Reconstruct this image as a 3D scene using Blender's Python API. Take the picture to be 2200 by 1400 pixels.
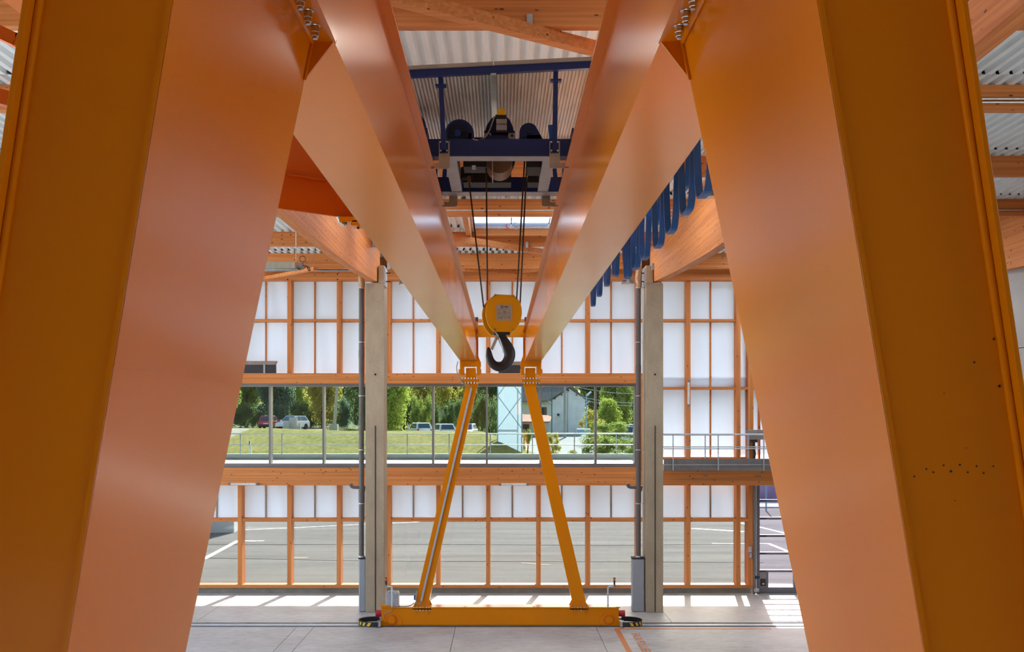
import bpy, bmesh, math, random
from mathutils import Vector, Matrix, Quaternion

random.seed(7)
scene = bpy.context.scene
for o in list(bpy.data.objects):
    bpy.data.objects.remove(o)
COL = scene.collection

# ------------------------------------------------------------------ camera
# level view camera with a shifted lens (verticals stay vertical); world: X right, Y away, Z up, floor z = 0
F, VX, VY, H = 2200.0, 1077.0, 895.0, 5.5
cam_d = bpy.data.cameras.new('camera')
cam = bpy.data.objects.new('camera', cam_d)
COL.objects.link(cam)
cam.location = (0, 0, H)
cam.rotation_euler = (math.radians(90), 0, 0)
cam_d.sensor_width = 36.0
cam_d.lens = 36.0 * F / 2200.0
cam_d.shift_x = (1100.0 - VX) / 2200.0
cam_d.shift_y = (VY - 700.0) / 2200.0
cam_d.clip_start = 0.05
cam_d.clip_end = 2000
scene.camera = cam

# ------------------------------------------------------------------ world, sun, exposure
SUN_TRAVEL = Vector((-0.2675, -1.52, -1.0)).normalized()
SUN_STRENGTH = 14.5
SKY_STRENGTH = 0.34
w = bpy.data.worlds.new('sky')
scene.world = w
w.use_nodes = True
wn = w.node_tree
wn.nodes.clear()
w_out = wn.nodes.new('ShaderNodeOutputWorld')
w_bg = wn.nodes.new('ShaderNodeBackground')
w_sky = wn.nodes.new('ShaderNodeTexSky')
w_sky.sky_type = 'NISHITA'
w_sky.sun_disc = False
w_sky.sun_elevation = math.asin(-SUN_TRAVEL.z)
w_sky.sun_rotation = math.atan2(-SUN_TRAVEL.x, -SUN_TRAVEL.y)
w_sky.dust_density = 2.5
w_sky.air_density = 1.0
wn.links.new(w_sky.outputs[0], w_bg.inputs[0])
w_bg.inputs[1].default_value = SKY_STRENGTH
wn.links.new(w_bg.outputs[0], w_out.inputs[0])
sun_d = bpy.data.lights.new('sun', 'SUN')
sun_d.energy = SUN_STRENGTH
sun_d.color = (0.95, 0.98, 1.0)
sun_d.angle = math.radians(0.6)
sun = bpy.data.objects.new('sun', sun_d)
COL.objects.link(sun)
sun.rotation_mode = 'QUATERNION'
sun.rotation_quaternion = SUN_TRAVEL.to_track_quat('-Z', 'Y')
sun.location = (20, 80, 80)
scene.view_settings.view_transform = 'Standard'
scene.view_settings.look = 'None'
scene.view_settings.exposure = 1.38
scene.view_settings.gamma = 1.0
scene.view_settings.use_curve_mapping = False
scene.cycles.max_bounces = 9
scene.cycles.diffuse_bounces = 5
scene.cycles.glossy_bounces = 3
scene.cycles.transparent_max_bounces = 12
scene.cycles.caustics_reflective = False
scene.cycles.caustics_refractive = False
scene.cycles.sample_clamp_indirect = 6.0

# ------------------------------------------------------------------ helpers
def PX(px, Y):
    return (px - VX) * Y / F
def PZ(py, Y):
    return H - (py - VY) * Y / F
def W(px, py, Y):
    return Vector((PX(px, Y), Y, PZ(py, Y)))
def GY(py, z=0.0):
    return F * (H - z) / (py - VY)

ORG = {}

class MB:
    def __init__(s):
        s.v, s.f = [], []
    def add(s, vs, fs):
        b = len(s.v)
        s.v += [Vector(v) for v in vs]
        s.f += [tuple(b + i for i in f) for f in fs]
        return s
    def hexa(s, p):
        return s.add(p, [(3, 2, 1, 0), (4, 5, 6, 7), (0, 1, 5, 4), (1, 2, 6, 5), (2, 3, 7, 6), (3, 0, 4, 7)])
    def box(s, x0, x1, y0, y1, z0, z1):
        x0, x1 = min(x0, x1), max(x0, x1)
        y0, y1 = min(y0, y1), max(y0, y1)
        z0, z1 = min(z0, z1), max(z0, z1)
        return s.hexa([(x0, y0, z0), (x1, y0, z0), (x1, y1, z0), (x0, y1, z0),
                       (x0, y0, z1), (x1, y0, z1), (x1, y1, z1), (x0, y1, z1)])
    def pbox(s, px0, px1, py0, py1, Y, d):
        """box whose face nearest the camera, at depth Y, covers that pixel rectangle"""
        return s.box(PX(px0, Y), PX(px1, Y), Y, Y + d, PZ(py1, Y), PZ(py0, Y))
    def prism(s, pts, off):
        """closed polygon pts (3D) pushed along off"""
        n = len(pts)
        pts = [Vector(p) for p in pts]
        off = Vector(off)
        return s.add(pts + [p + off for p in pts],
                     [tuple(range(n - 1, -1, -1)), tuple(range(n, 2 * n))] +
                     [(i, (i + 1) % n, n + (i + 1) % n, n + i) for i in range(n)])
    def cyl(s, a, b, r, n=14, r2=None):
        a, b = Vector(a), Vector(b)
        r2 = r if r2 is None else r2
        d = (b - a).normalized()
        u = d.orthogonal().normalized()
        t = d.cross(u)
        vs = []
        for c, rr in ((a, r), (b, r2)):
            for i in range(n):
                an = 2 * math.pi * i / n
                vs.append(c + u * math.cos(an) * rr + t * math.sin(an) * rr)
        return s.add(vs, [tuple(range(n - 1, -1, -1)), tuple(range(n, 2 * n))] +
                     [(i, (i + 1) % n, n + (i + 1) % n, n + i) for i in range(n)])
    def tube(s, pts, rs, n=8, flat=1.0, up=None):
        pts = [Vector(p) for p in pts]
        if not hasattr(rs, '__len__'):
            rs = [rs] * len(pts)
        if 4 <= len(pts) < 20:          # round the corners of the centre line
            for _ in range(2):
                np_, nr_ = [pts[0]], [rs[0]]
                for k in range(len(pts) - 1):
                    for f_ in (0.25, 0.75):
                        np_.append(pts[k].lerp(pts[k + 1], f_))
                        nr_.append(rs[k] * (1 - f_) + rs[k + 1] * f_)
                pts, rs = np_ + [pts[-1]], nr_ + [rs[-1]]
        vs, fs = [], []
        u = None
        for k, p in enumerate(pts):
            d = (pts[min(k + 1, len(pts) - 1)] - pts[max(k - 1, 0)]).normalized()
            if up is not None:
                u = Vector(up)
                u = (u - d * u.dot(d)).normalized()
            elif u is None:
                u = d.orthogonal().normalized()
            else:
                u = (u - d * u.dot(d)).normalized()
            t = d.cross(u)
            for i in range(n):
                an = 2 * math.pi * i / n
                vs.append(p + u * math.cos(an) * rs[k] * flat + t * math.sin(an) * rs[k])
        m = len(pts)
        for k in range(m - 1):
            for i in range(n):
                fs.append((k * n + i, k * n + (i + 1) % n, (k + 1) * n + (i + 1) % n, (k + 1) * n + i))
        fs.append(tuple(range(n - 1, -1, -1)))
        fs.append(tuple((m - 1) * n + i for i in range(n)))
        return s.add(vs, fs)
    def strip(s, pts, width, thick):
        """flat band along pts; width and thick are functions or vectors"""
        pts = [Vector(p) for p in pts]
        wv = Vector(width)
        vs, fs = [], []
        for k, p in enumerate(pts):
            d = (pts[min(k + 1, len(pts) - 1)] - pts[max(k - 1, 0)]).normalized()
            nrm = d.cross(wv).normalized() * thick / 2
            for a, b in ((-1, -1), (1, -1), (1, 1), (-1, 1)):
                vs.append(p + wv * a / 2 + nrm * b)
        m = len(pts)
        for k in range(m - 1):
            for i in range(4):
                fs.append((k * 4 + i, k * 4 + (i + 1) % 4, (k + 1) * 4 + (i + 1) % 4, (k + 1) * 4 + i))
        fs.append((3, 2, 1, 0))
        fs.append(tuple((m - 1) * 4 + i for i in range(4)))
        return s.add(vs, fs)
    def bar(s, a, b, wx, wz):
        """rectangular bar from a to b; wx = horizontal width, wz = height across"""
        a, b = Vector(a), Vector(b)
        d = (b - a).normalized()
        up = Vector((0, 0, 1))
        if abs(d.z) > 0.98:
            up = Vector((0, 1, 0))
        h = d.cross(up).normalized() * wx / 2
        v = h.cross(d).normalized() * wz / 2
        return s.hexa([a - h - v, a + h - v, b + h - v, b - h - v, a - h + v, a + h + v, b + h + v, b - h + v])
    def ball(s, c, r, seg=10, ring=6, sq=(1, 1, 1)):
        c = Vector(c)
        vs, fs = [], []
        for j in range(1, ring):
            th = math.pi * j / ring
            for i in range(seg):
                an = 2 * math.pi * i / seg
                vs.append(c + Vector((math.sin(th) * math.cos(an) * r * sq[0], math.sin(th) * math.sin(an) * r * sq[1], math.cos(th) * r * sq[2])))
        top, bot = len(vs), len(vs) + 1
        vs += [c + Vector((0, 0, r * sq[2])), c - Vector((0, 0, r * sq[2]))]
        for j in range(ring - 2):
            for i in range(seg):
                fs.append((j * seg + i, j * seg + (i + 1) % seg, (j + 1) * seg + (i + 1) % seg, (j + 1) * seg + i))
        for i in range(seg):
            fs.append((top, (i + 1) % seg, i))
            fs.append((bot, (ring - 2) * seg + i, (ring - 2) * seg + (i + 1) % seg))
        return s.add(vs, fs)
    def build(s, name, mat, parent=None, loc=None, smooth=False, bevel=0.0, seg=2, fix=True):
        if parent is not None:
            org = ORG[parent]
        else:
            org = Vector(loc) if loc is not None else Vector((0, 0, 0))
        me = bpy.data.meshes.new(name)
        me.from_pydata([v - org for v in s.v], [], s.f)
        if fix:
            bm = bmesh.new()
            bm.from_mesh(me)
            bmesh.ops.recalc_face_normals(bm, faces=bm.faces)
            bm.to_mesh(me)
            bm.free()
        o = bpy.data.objects.new(name, me)
        COL.objects.link(o)
        if mat is not None:
            me.materials.append(MAT[mat] if isinstance(mat, str) else mat)
        if parent is not None:
            o.parent = parent
        else:
            o.location = org
        ORG[o] = org.copy()
        if smooth:
            me.polygons.foreach_set('use_smooth', [True] * len(me.polygons))
            try:
                me.set_sharp_from_angle(angle=math.radians(38))
            except Exception:
                pass
        if bevel > 0:
            md = o.modifiers.new('bevel', 'BEVEL')
            md.width = bevel
            md.segments = seg
            md.limit_method = 'ANGLE'
            md.angle_limit = math.radians(40)
        return o

def thing(name, label, cat, loc=(0, 0, 0), group=None, rotz=0.0):
    o = bpy.data.objects.new(name, None)
    COL.objects.link(o)
    o.location = loc
    o.rotation_euler = (0, 0, rotz)
    o.empty_display_size = 0.3
    ORG[o] = Vector(loc)
    return tag(o, label, cat, group)
def tag(o, label, cat, group=None):
    o['label'] = label
    o['category'] = cat
    if group:
        o['group'] = group
    return o
def struct(o, kind='structure', label=None):
    o['kind'] = kind
    if label:
        o['label'] = label
    return o
def copy_tree(o, parent=None, org=None):
    c = o.copy()
    COL.objects.link(c)
    c.parent = parent
    ORG[c] = ORG[o].copy()
    for ch in o.children:
        copy_tree(ch, c)
    return c

# ------------------------------------------------------------------ materials
MAT = {}
def nodes(name):
    m = bpy.data.materials.new(name)
    m.use_nodes = True
    nt = m.node_tree
    nt.nodes.clear()
    out = nt.nodes.new('ShaderNodeOutputMaterial')
    MAT[name] = m
    return m, nt, out
def srgb(r, g, b):
    def c(u):
        u /= 255.0
        return u / 12.92 if u <= 0.04045 else ((u + 0.055) / 1.055) ** 2.4
    return (c(r), c(g), c(b), 1.0)
def coords(nt, scale=(1, 1, 1), kind='Object', rot=(0, 0, 0)):
    tc = nt.nodes.new('ShaderNodeTexCoord')
    mp = nt.nodes.new('ShaderNodeMapping')
    mp.inputs['Scale'].default_value = scale
    mp.inputs['Rotation'].default_value = rot
    nt.links.new(tc.outputs[kind], mp.inputs['Vector'])
    return mp.outputs['Vector']
def noise(nt, vec, scale=5, detail=4, rough=0.55):
    n = nt.nodes.new('ShaderNodeTexNoise')
    n.inputs['Scale'].default_value = scale
    n.inputs['Detail'].default_value = detail
    n.inputs['Roughness'].default_value = rough
    nt.links.new(vec, n.inputs['Vector'])
    return n.outputs['Fac']
def ramp(nt, fac, stops):
    r = nt.nodes.new('ShaderNodeValToRGB')
    e = r.color_ramp.elements
    while len(e) < len(stops):
        e.new(0.5)
    for i, (p, c) in enumerate(stops):
        e[i].position = p
        e[i].color = c
    nt.links.new(fac, r.inputs['Fac'])
    return r.outputs['Color']
def mixc(nt, fac, a, b, mode='MIX'):
    m = nt.nodes.new('ShaderNodeMix')
    m.data_type = 'RGBA'
    m.blend_type = mode
    for sock, val in ((m.inputs[0], fac), (m.inputs[6], a), (m.inputs[7], b)):
        if hasattr(val, 'is_linked'):
            nt.links.new(val, sock)
        else:
            sock.default_value = val
    return m.outputs[2]
def bump(nt, fac, strength=0.2, dist=0.01):
    b = nt.nodes.new('ShaderNodeBump')
    b.inputs['Strength'].default_value = strength
    b.inputs['Distance'].default_value = dist
    nt.links.new(fac, b.inputs['Height'])
    return b.outputs['Normal']
def bsdf(nt, out, color, rough=0.5, metal=0.0, spec=0.5, normal=None, coat=0.0):
    p = nt.nodes.new('ShaderNodeBsdfPrincipled')
    if hasattr(color, 'is_linked'):
        nt.links.new(color, p.inputs['Base Color'])
    else:
        p.inputs['Base Color'].default_value = color
    if hasattr(rough, 'is_linked'):
        nt.links.new(rough, p.inputs['Roughness'])
    else:
        p.inputs['Roughness'].default_value = rough
    p.inputs['Metallic'].default_value = metal
    p.inputs['Specular IOR Level'].default_value = spec
    p.inputs['Coat Weight'].default_value = coat
    if normal is not None:
        nt.links.new(normal, p.inputs['Normal'])
    nt.links.new(p.outputs[0], out.inputs['Surface'])
    return p
def plain(name, col, rough=0.5, metal=0.0, var=0.12, scale=6.0, spec=0.5, coat=0.0):
    m, nt, out = nodes(name)
    c = col if len(col) == 4 else srgb(*col)
    v = coords(nt)
    f = noise(nt, v, scale, 3)
    dark = tuple(x * (1 - var) for x in c[:3]) + (1,)
    lite = tuple(min(1, x * (1 + var)) for x in c[:3]) + (1,)
    bsdf(nt, out, ramp(nt, f, [(0.3, dark), (0.7, lite)]), rough, metal, 0.08 if rough >= 0.75 else spec, None, coat)
    return m
def wood(name, axis, a=(194, 114, 56), b=(217, 140, 74), lam=0.04, pale=False):
    """glued laminated spruce: grain stretched along one axis, lamination lines, knots"""
    m, nt, out = nodes(name)
    sc = [9.0, 9.0, 9.0]
    sc[axis] = 0.55
    v = coords(nt, tuple(sc))
    f = noise(nt, v, 3.0, 5, 0.6)
    base = ramp(nt, f, [(0.25, srgb(*a)), (0.75, srgb(*b))])
    # tone from board to board
    sc2 = [25.0, 25.0, 25.0]
    sc2[axis] = 0.22
    f2 = noise(nt, coords(nt, tuple(sc2)), 1.0, 1)
    base = mixc(nt, 0.5, base, ramp(nt, f2, [(0.3, srgb(a[0] - 16, a[1] - 12, a[2] - 8)), (0.7, srgb(b[0] + 12, b[1] + 12, b[2] + 10))]))
    # knots
    sk = [9.0, 9.0, 9.0]
    sk[axis] = 3.8
    vo = nt.nodes.new('ShaderNodeTexVoronoi')
    vo.inputs['Scale'].default_value = 1.0
    nt.links.new(coords(nt, tuple(sk)), vo.inputs['Vector'])
    knot = ramp(nt, vo.outputs['Distance'], [(0.085, (1, 1, 1, 1)), (0.15, (0, 0, 0, 1))])
    base = mixc(nt, knot, base, srgb(104, 48, 22))
    nrm = bump(nt, f, 0.15, 0.004)
    bsdf(nt, out, base, 0.6, 0, 0.35, nrm)
    return m

wood('wood_x', 0)
wood('wood_y', 1)
wood('wood_z', 2)
def paint(name, col, rough=0.4, var=0.03, spots=False):
    m, nt, out = nodes(name)
    v = coords(nt)
    f = noise(nt, v, 0.7, 1)
    c = srgb(*col)
    base = ramp(nt, f, [(0.3, tuple(x * (1 - var) for x in c[:3]) + (1,)), (0.7, tuple(min(1, x * (1 + var)) for x in c[:3]) + (1,))])
    if spots:
        vo = nt.nodes.new('ShaderNodeTexVoronoi')
        vo.inputs['Scale'].default_value = 3.2
        nt.links.new(v, vo.inputs['Vector'])
        gate = noise(nt, v, 1.3, 1)
        sp = ramp(nt, vo.outputs['Distance'], [(0.018, (1, 1, 1, 1)), (0.03, (0, 0, 0, 1))])
        gt = ramp(nt, gate, [(0.58, (0, 0, 0, 1)), (0.62, (1, 1, 1, 1))])
        base = mixc(nt, mixc(nt, 1.0, sp, gt, 'MULTIPLY'), base, srgb(60, 28, 8))
    bsdf(nt, out, base, rough, 0, 0.2)
    return m
paint('orange_paint', (219, 127, 4), 0.2)
paint('orange_leg', (219, 127, 4), 0.2)
paint('yellow_paint', (224, 148, 14), 0.38)
paint('dark_orange', (206, 96, 12), 0.42)
paint('navy_paint', (38, 52, 104), 0.42)
paint('blue_paint', (34, 78, 150), 0.42)
plain('bright_yellow', (236, 190, 24), 0.4)
plain('red_buffer', (176, 24, 44), 0.45)
plain('zinc', (196, 200, 202), 0.34, 0.75, 0.12, 14)
plain('zinc_matt', (178, 184, 190), 0.5, 0.35, 0.10, 9)
plain('bolt_steel', (205, 208, 210), 0.22, 0.95, 0.06)
plain('beige_plate', (176, 164, 146), 0.45, 0.3)
plain('dark_steel', (56, 52, 52), 0.5, 0.5)
plain('hook_black', (44, 40, 42), 0.42, 0.2)
plain('rope_steel', (70, 56, 46), 0.55, 0.4, 0.25, 90)
plain('drum_brown', (126, 98, 74), 0.5, 0.2)
plain('black_rubber', (32, 32, 36), 0.6)
plain('festoon_blue', (22, 78, 140), 0.45, 0, 0.06)
plain('pipe_grey', (98, 90, 88), 0.45, 0, 0.06)
plain('pipe_wrap', (188, 156, 122), 0.32, 0.6, 0.2, 22)
plain('guard_grey', (160, 166, 174), 0.42, 0.35, 0.05)
plain('frame_grey', (128, 124, 124), 0.4, 0.3, 0.05)
plain('door_grey', (112, 110, 118), 0.42, 0.3, 0.05)
plain('steel_grey', (122, 120, 120), 0.45, 0.4, 0.1)
plain('box_grey', (150, 144, 138), 0.5, 0.1)
plain('white_paint', (226, 228, 228), 0.5)
plain('lamp_grey', (128, 124, 118), 0.4, 0.3)
plain('lamp_lens', (216, 216, 210), 0.35)
plain('orange_line', (206, 122, 62), 0.6, 0, 0.18, 25)
plain('road_white', (236, 236, 230), 0.7, 0, 0.08, 10)
plain('box_dark', (48, 44, 46), 0.6, 0, 0.3, 8)
plain('cap_timber', (158, 140, 124), 0.6, 0, 0.2, 12)
plain('amber_lens', (250, 96, 10), 0.3)
plain('heater_beige', (178, 172, 148), 0.4, 0.2)
plain('cable_grey', (150, 142, 130), 0.5)
plain('cable_black', (30, 30, 32), 0.5)
plain('orange_cord', (226, 92, 40), 0.5)
plain('plate_grey', (176, 166, 156), 0.4, 0.3, 0.05)
plain('ink', (42, 44, 70), 0.5)
plain('stripe_black', (36, 36, 42), 0.55)
plain('trunk', (92, 74, 56), 0.85, 0, 0.25, 8)
plain('tyre', (28, 28, 30), 0.7)
plain('car_white', (232, 234, 236), 0.25, 0, 0.02, 3, 0.6, 0.6)
plain('car_red', (196, 44, 40), 0.25, 0, 0.02, 3, 0.6, 0.6)
plain('car_glass', (62, 84, 96), 0.08, 0, 0.05, 3, 0.8)
plain('tail_light', (190, 20, 24), 0.3)
plain('house_wall', (240, 238, 233), 0.85, 0, 0.10, 0.9)
plain('house_cream', (214, 202, 178), 0.85, 0, 0.06, 0.9)
plain('slate_roof', (128, 122, 120), 0.8, 0, 0.25, 3)
plain('tile_roof', (170, 112, 88), 0.8, 0, 0.22, 3)
plain('shutter', (138, 92, 84), 0.7)
plain('pole_concrete', (176, 172, 164), 0.8, 0, 0.1, 3)
plain('pole_green', (40, 118, 112), 0.5)
plain('pole_blue', (150, 182, 200), 0.5)
plain('tower_white', (206, 220, 230), 0.6, 0, 0.03, 1)
plain('tower_brace', (150, 168, 184), 0.5)
plain('block_white', (206, 208, 212), 0.7, 0, 0.04, 1)
plain('pallet_board', (198, 192, 180), 0.8, 0, 0.05, 1)
plain('brick_mauve', (150, 130, 156), 0.8, 0, 0.2, 2)

def concrete(name, a, b, rough=0.75, scale=1.6, streak=(1, 1, 1)):
    m, nt, out = nodes(name)
    v = coords(nt, streak)
    f = noise(nt, v, scale, 6, 0.62)
    f2 = noise(nt, coords(nt), 38, 3)
    base = ramp(nt, f, [(0.3, srgb(*a)), (0.7, srgb(*b))])
    base = mixc(nt, 0.25, base, ramp(nt, f2, [(0.35, srgb(*a)), (0.65, srgb(*b))]))
    vo = nt.nodes.new('ShaderNodeTexVoronoi')
    vo.inputs['Scale'].default_value = 7
    nt.links.new(v, vo.inputs['Vector'])
    pore = ramp(nt, vo.outputs['Distance'], [(0.02, (1, 1, 1, 1)), (0.05, (0, 0, 0, 1))])
    base = mixc(nt, pore, base, srgb(a[0] - 40, a[1] - 40, a[2] - 40))
    bsdf(nt, out, base, rough, 0, 0.4, bump(nt, f2, 0.12, 0.004))
    return m
concrete('concrete_column', (158, 143, 120), (186, 171, 146), 0.8, 1.4, (1.5, 1.5, 0.6))
concrete('concrete_wall', (158, 154, 148), (182, 178, 172), 0.8, 0.7)
concrete('concrete_dark', (112, 104, 96), (132, 124, 114), 0.8, 0.7)
concrete('plinth', (120, 116, 106), (150, 146, 136), 0.85, 3)
concrete('terrace', (196, 200, 200), (214, 216, 214), 0.8, 1.0)
concrete('kerb', (216, 224, 222), (230, 236, 234), 0.85, 1.0)

# polished concrete floor
m, nt, out = nodes('floor_concrete')
v = coords(nt, (1, 1, 1))
f1 = noise(nt, v, 0.8, 7, 0.65)
f2 = noise(nt, coords(nt, (1, 2.5, 1)), 3.2, 6, 0.7)
base = ramp(nt, f1, [(0.32, srgb(156, 149, 138)), (0.68, srgb(196, 193, 187))])
base = mixc(nt, 0.4, base, ramp(nt, f2, [(0.35, srgb(146, 136, 124)), (0.65, srgb(208, 207, 203))]))
rr = nt.nodes.new('ShaderNodeMapRange')
rr.inputs['To Min'].default_value = 0.38
rr.inputs['To Max'].default_value = 0.62
nt.links.new(f2, rr.inputs['Value'])
bsdf(nt, out, base, rr.outputs[0], 0, 0.45)

# asphalt
m, nt, out = nodes('asphalt')
v = coords(nt, (0.16, 1.3, 1))
f1 = noise(nt, v, 0.6, 7, 0.65)
f2 = noise(nt, coords(nt), 30, 3)
base = ramp(nt, f1, [(0.35, srgb(100, 98, 94)), (0.65, srgb(134, 132, 126))])
base = mixc(nt, 0.3, base, ramp(nt, f2, [(0.35, srgb(100, 99, 97)), (0.65, srgb(136, 135, 130))]))
bsdf(nt, out, base, 0.95, 0, 0.04)

# grass bank, with a gravel track at its left end
m, nt, out = nodes('grass')
v = coords(nt)
f1 = noise(nt, v, 0.25, 6, 0.65)
f2 = noise(nt, coords(nt, (1, 0.6, 1)), 3.5, 5, 0.75)
base = ramp(nt, f1, [(0.35, srgb(108, 110, 46)), (0.65, srgb(158, 142, 82))])
base = mixc(nt, 0.55, base, ramp(nt, f2, [(0.38, srgb(76, 88, 36)), (0.62, srgb(170, 154, 94))]))
bsdf(nt, out, base, 0.95, 0, 0.02, bump(nt, f2, 0.6, 0.1))
plain('gravel', (150, 140, 124), 0.95, 0, 0.18, 2)
plain('dry_grass', (104, 104, 62), 0.95, 0, 0.2, 0.8)
plain('road', (140, 139, 136), 0.9, 0, 0.08, 0.4)

def leaf(name, a, b, trans=0.5):
    m, nt, out = nodes(name)
    f = noise(nt, coords(nt), 1.2, 4, 0.7)
    col = ramp(nt, f, [(0.3, srgb(*a)), (0.7, srgb(*b))])
    d = nt.nodes.new('ShaderNodeBsdfDiffuse')
    t = nt.nodes.new('ShaderNodeBsdfTranslucent')
    mx = nt.nodes.new('ShaderNodeMixShader')
    mx.inputs[0].default_value = trans
    nt.links.new(col, d.inputs[0])
    nt.links.new(col, t.inputs[0])
    nt.links.new(d.outputs[0], mx.inputs[1])
    nt.links.new(t.outputs[0], mx.inputs[2])
    nt.links.new(mx.outputs[0], out.inputs['Surface'])
leaf('leaf_mid', (126, 142, 70), (172, 182, 98))
leaf('leaf_bright', (146, 164, 66), (196, 204, 104))
leaf('leaf_dark', (88, 108, 66), (132, 148, 94))
leaf('leaf_yellow', (160, 154, 70), (206, 192, 102))
leaf('leaf_blue', (94, 118, 96), (134, 154, 126))

# clear, lightly tinted glazing
def glass(name, tint, gloss=0.07):
    m, nt, out = nodes(name)
    t = nt.nodes.new('ShaderNodeBsdfTransparent')
    t.inputs[0].default_value = tint
    g = nt.nodes.new('ShaderNodeBsdfGlossy')
    g.inputs['Roughness'].default_value = 0.02
    mx = nt.nodes.new('ShaderNodeMixShader')
    # Schlick reflectance, the same from either face of the pane
    lw = nt.nodes.new('ShaderNodeLayerWeight')
    lw.inputs['Blend'].default_value = 0.5
    pw = nt.nodes.new('ShaderNodeMath')
    pw.operation = 'POWER'
    pw.inputs[1].default_value = 5.0
    nt.links.new(lw.outputs['Facing'], pw.inputs[0])
    ma = nt.nodes.new('ShaderNodeMath')
    ma.operation = 'MULTIPLY_ADD'
    ma.inputs[1].default_value = 0.96
    ma.inputs[2].default_value = 0.04
    nt.links.new(pw.outputs[0], ma.inputs[0])
    nt.links.new(ma.outputs[0], mx.inputs[0])
    nt.links.new(t.outputs[0], mx.inputs[1])
    nt.links.new(g.outputs[0], mx.inputs[2])
    nt.links.new(mx.outputs[0], out.inputs['Surface'])
glass('glass_ribbon', (0.50, 0.54, 0.525, 1))
glass('glass_clear', (0.50, 0.50, 0.49, 1))
glass('glass_added_skylight', (0.86, 0.88, 0.88, 1))
glass('glass_door', (0.51, 0.49, 0.525, 1))

# translucent cellular sheets of the facade and skylights
def sheet(name, col, trans):
    m, nt, out = nodes(name)
    f = noise(nt, coords(nt, (60, 1, 0.3)), 1.0, 2)
    c = srgb(*col)
    cc = ramp(nt, f, [(0.3, tuple(x * 0.965 for x in c[:3]) + (1,)), (0.7, c)])
    d = nt.nodes.new('ShaderNodeBsdfDiffuse')
    t = nt.nodes.new('ShaderNodeBsdfTranslucent')
    mx = nt.nodes.new('ShaderNodeMixShader')
    mx.inputs[0].default_value = trans
    nt.links.new(cc, d.inputs[0])
    nt.links.new(cc, t.inputs[0])
    nt.links.new(d.outputs[0], mx.inputs[1])
    nt.links.new(t.outputs[0], mx.inputs[2])
    nt.links.new(mx.outputs[0], out.inputs['Surface'])
sheet('tower_sheet', (186, 202, 214), 0.30)
sheet('translucent_sheet', (197, 211, 230), 0.27)
sheet('added_skylight_sheet', (236, 241, 246), 0.72)
sheet('skylight_dome', (190, 208, 224), 0.30)

# profiled steel deck
m, nt, out = nodes('deck_steel')
f = noise(nt, coords(nt, (4, 0.5, 1)), 3, 4)
bsdf(nt, out, ramp(nt, f, [(0.3, srgb(226, 238, 242)), (0.7, srgb(238, 249, 252))]), 0.42, 0.0, 0.5)
m, nt, out = nodes('canopy_sheet')
f = noise(nt, coords(nt, (4, 0.8, 1)), 2, 4)
bsdf(nt, out, ramp(nt, f, [(0.3, srgb(186, 182, 176)), (0.7, srgb(212, 210, 206))]), 0.55, 0.1, 0.4)
# girder paint

# ================================================================== THE BUILDING
# ------------------------------------------------------------------ floor: slabs with open joints, crane rail let into a slot
fl = MB().box(-22, 17, -6, 32.4, -0.30, -0.06).build('floor', 'plinth')
struct(fl)
RAIL_Y = 27.07
xs_front = [-22, -14, -8.2, -5.35, -4.9, -1.2, 2.48, 8.0, 17]
xs_back = [-22, -14, -8.2, -3.4, -1.2, 2.48, 4.57, 8.0, 17]
def slabs(xs, y0, y1):
    for i in range(len(xs) - 1):
        MB().box(xs[i] + 0.006, xs[i + 1] - 0.006, y0 + 0.006, y1 - 0.006, -0.05, 0.0).build('slab', 'floor_concrete', fl)
slabs(xs_front, -6, 6)
slabs(xs_front, 6, 16)
slabs(xs_front, 16, 26.83)
slabs(xs_back, 27.40, 32.3)
rail = thing('crane_rail', 'dark steel crane rail set in a slot across the concrete floor', 'rail', (0, RAIL_Y, -0.06))
MB().box(-21, 16, 27.0, 27.24, -0.055, 0.0).build('rail_head', 'zinc_matt', rail)
for a_, b_ in ((26.84, 26.995), (27.245, 27.39)):
    MB().box(-21, 16, a_, b_, -0.055, -0.02).build('rail_filler', 'black_rubber', rail)
mk = thing('floor_marking', 'orange painted lines and lettering on the concrete floor by the rail', 'marking', (3.2, 25, 0))
MB().box(2.93, 3.06, 20, 26.62, 0.0005, 0.003).build('line', 'orange_line', mk)
MB().box(3.06, 7.0, 26.52, 26.62, 0.0005, 0.003).build('line', 'orange_line', mk)

def text_mesh(txt, size):
    cu = bpy.data.curves.new('lettering', 'FONT')
    cu.body = txt
    cu.size = size
    cu.extrude = 0.0
    cu.offset = size * 0.022
    to = bpy.data.objects.new('lettering', cu)
    COL.objects.link(to)
    bpy.context.view_layer.update()
    dg = bpy.context.evaluated_depsgraph_get()
    me = bpy.data.meshes.new_from_object(to.evaluated_get(dg))
    bpy.data.objects.remove(to)
    return me
def put_text(txt, size, name, mat, parent, mtx):
    me = text_mesh(txt, size)
    me.transform(mtx)
    me.transform(Matrix.Translation(-ORG[parent]))
    me.materials.clear()
    me.materials.append(MAT[mat])
    o = bpy.data.objects.new(name, me)
    COL.objects.link(o)
    o.parent = parent
    ORG[o] = ORG[parent].copy()
    return o
# letters read towards the viewer, their tops to the right
tm = Matrix.Translation((3.30, 26.02, 0.003)) @ Matrix(((0, 1, 0, 0), (-1, 0, 0, 0), (0, 0, 1, 0), (0, 0, 0, 1)))
put_text('EAUX POLLU\u00c9ES', 0.30, 'lettering', 'orange_line', mk, tm)

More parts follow.
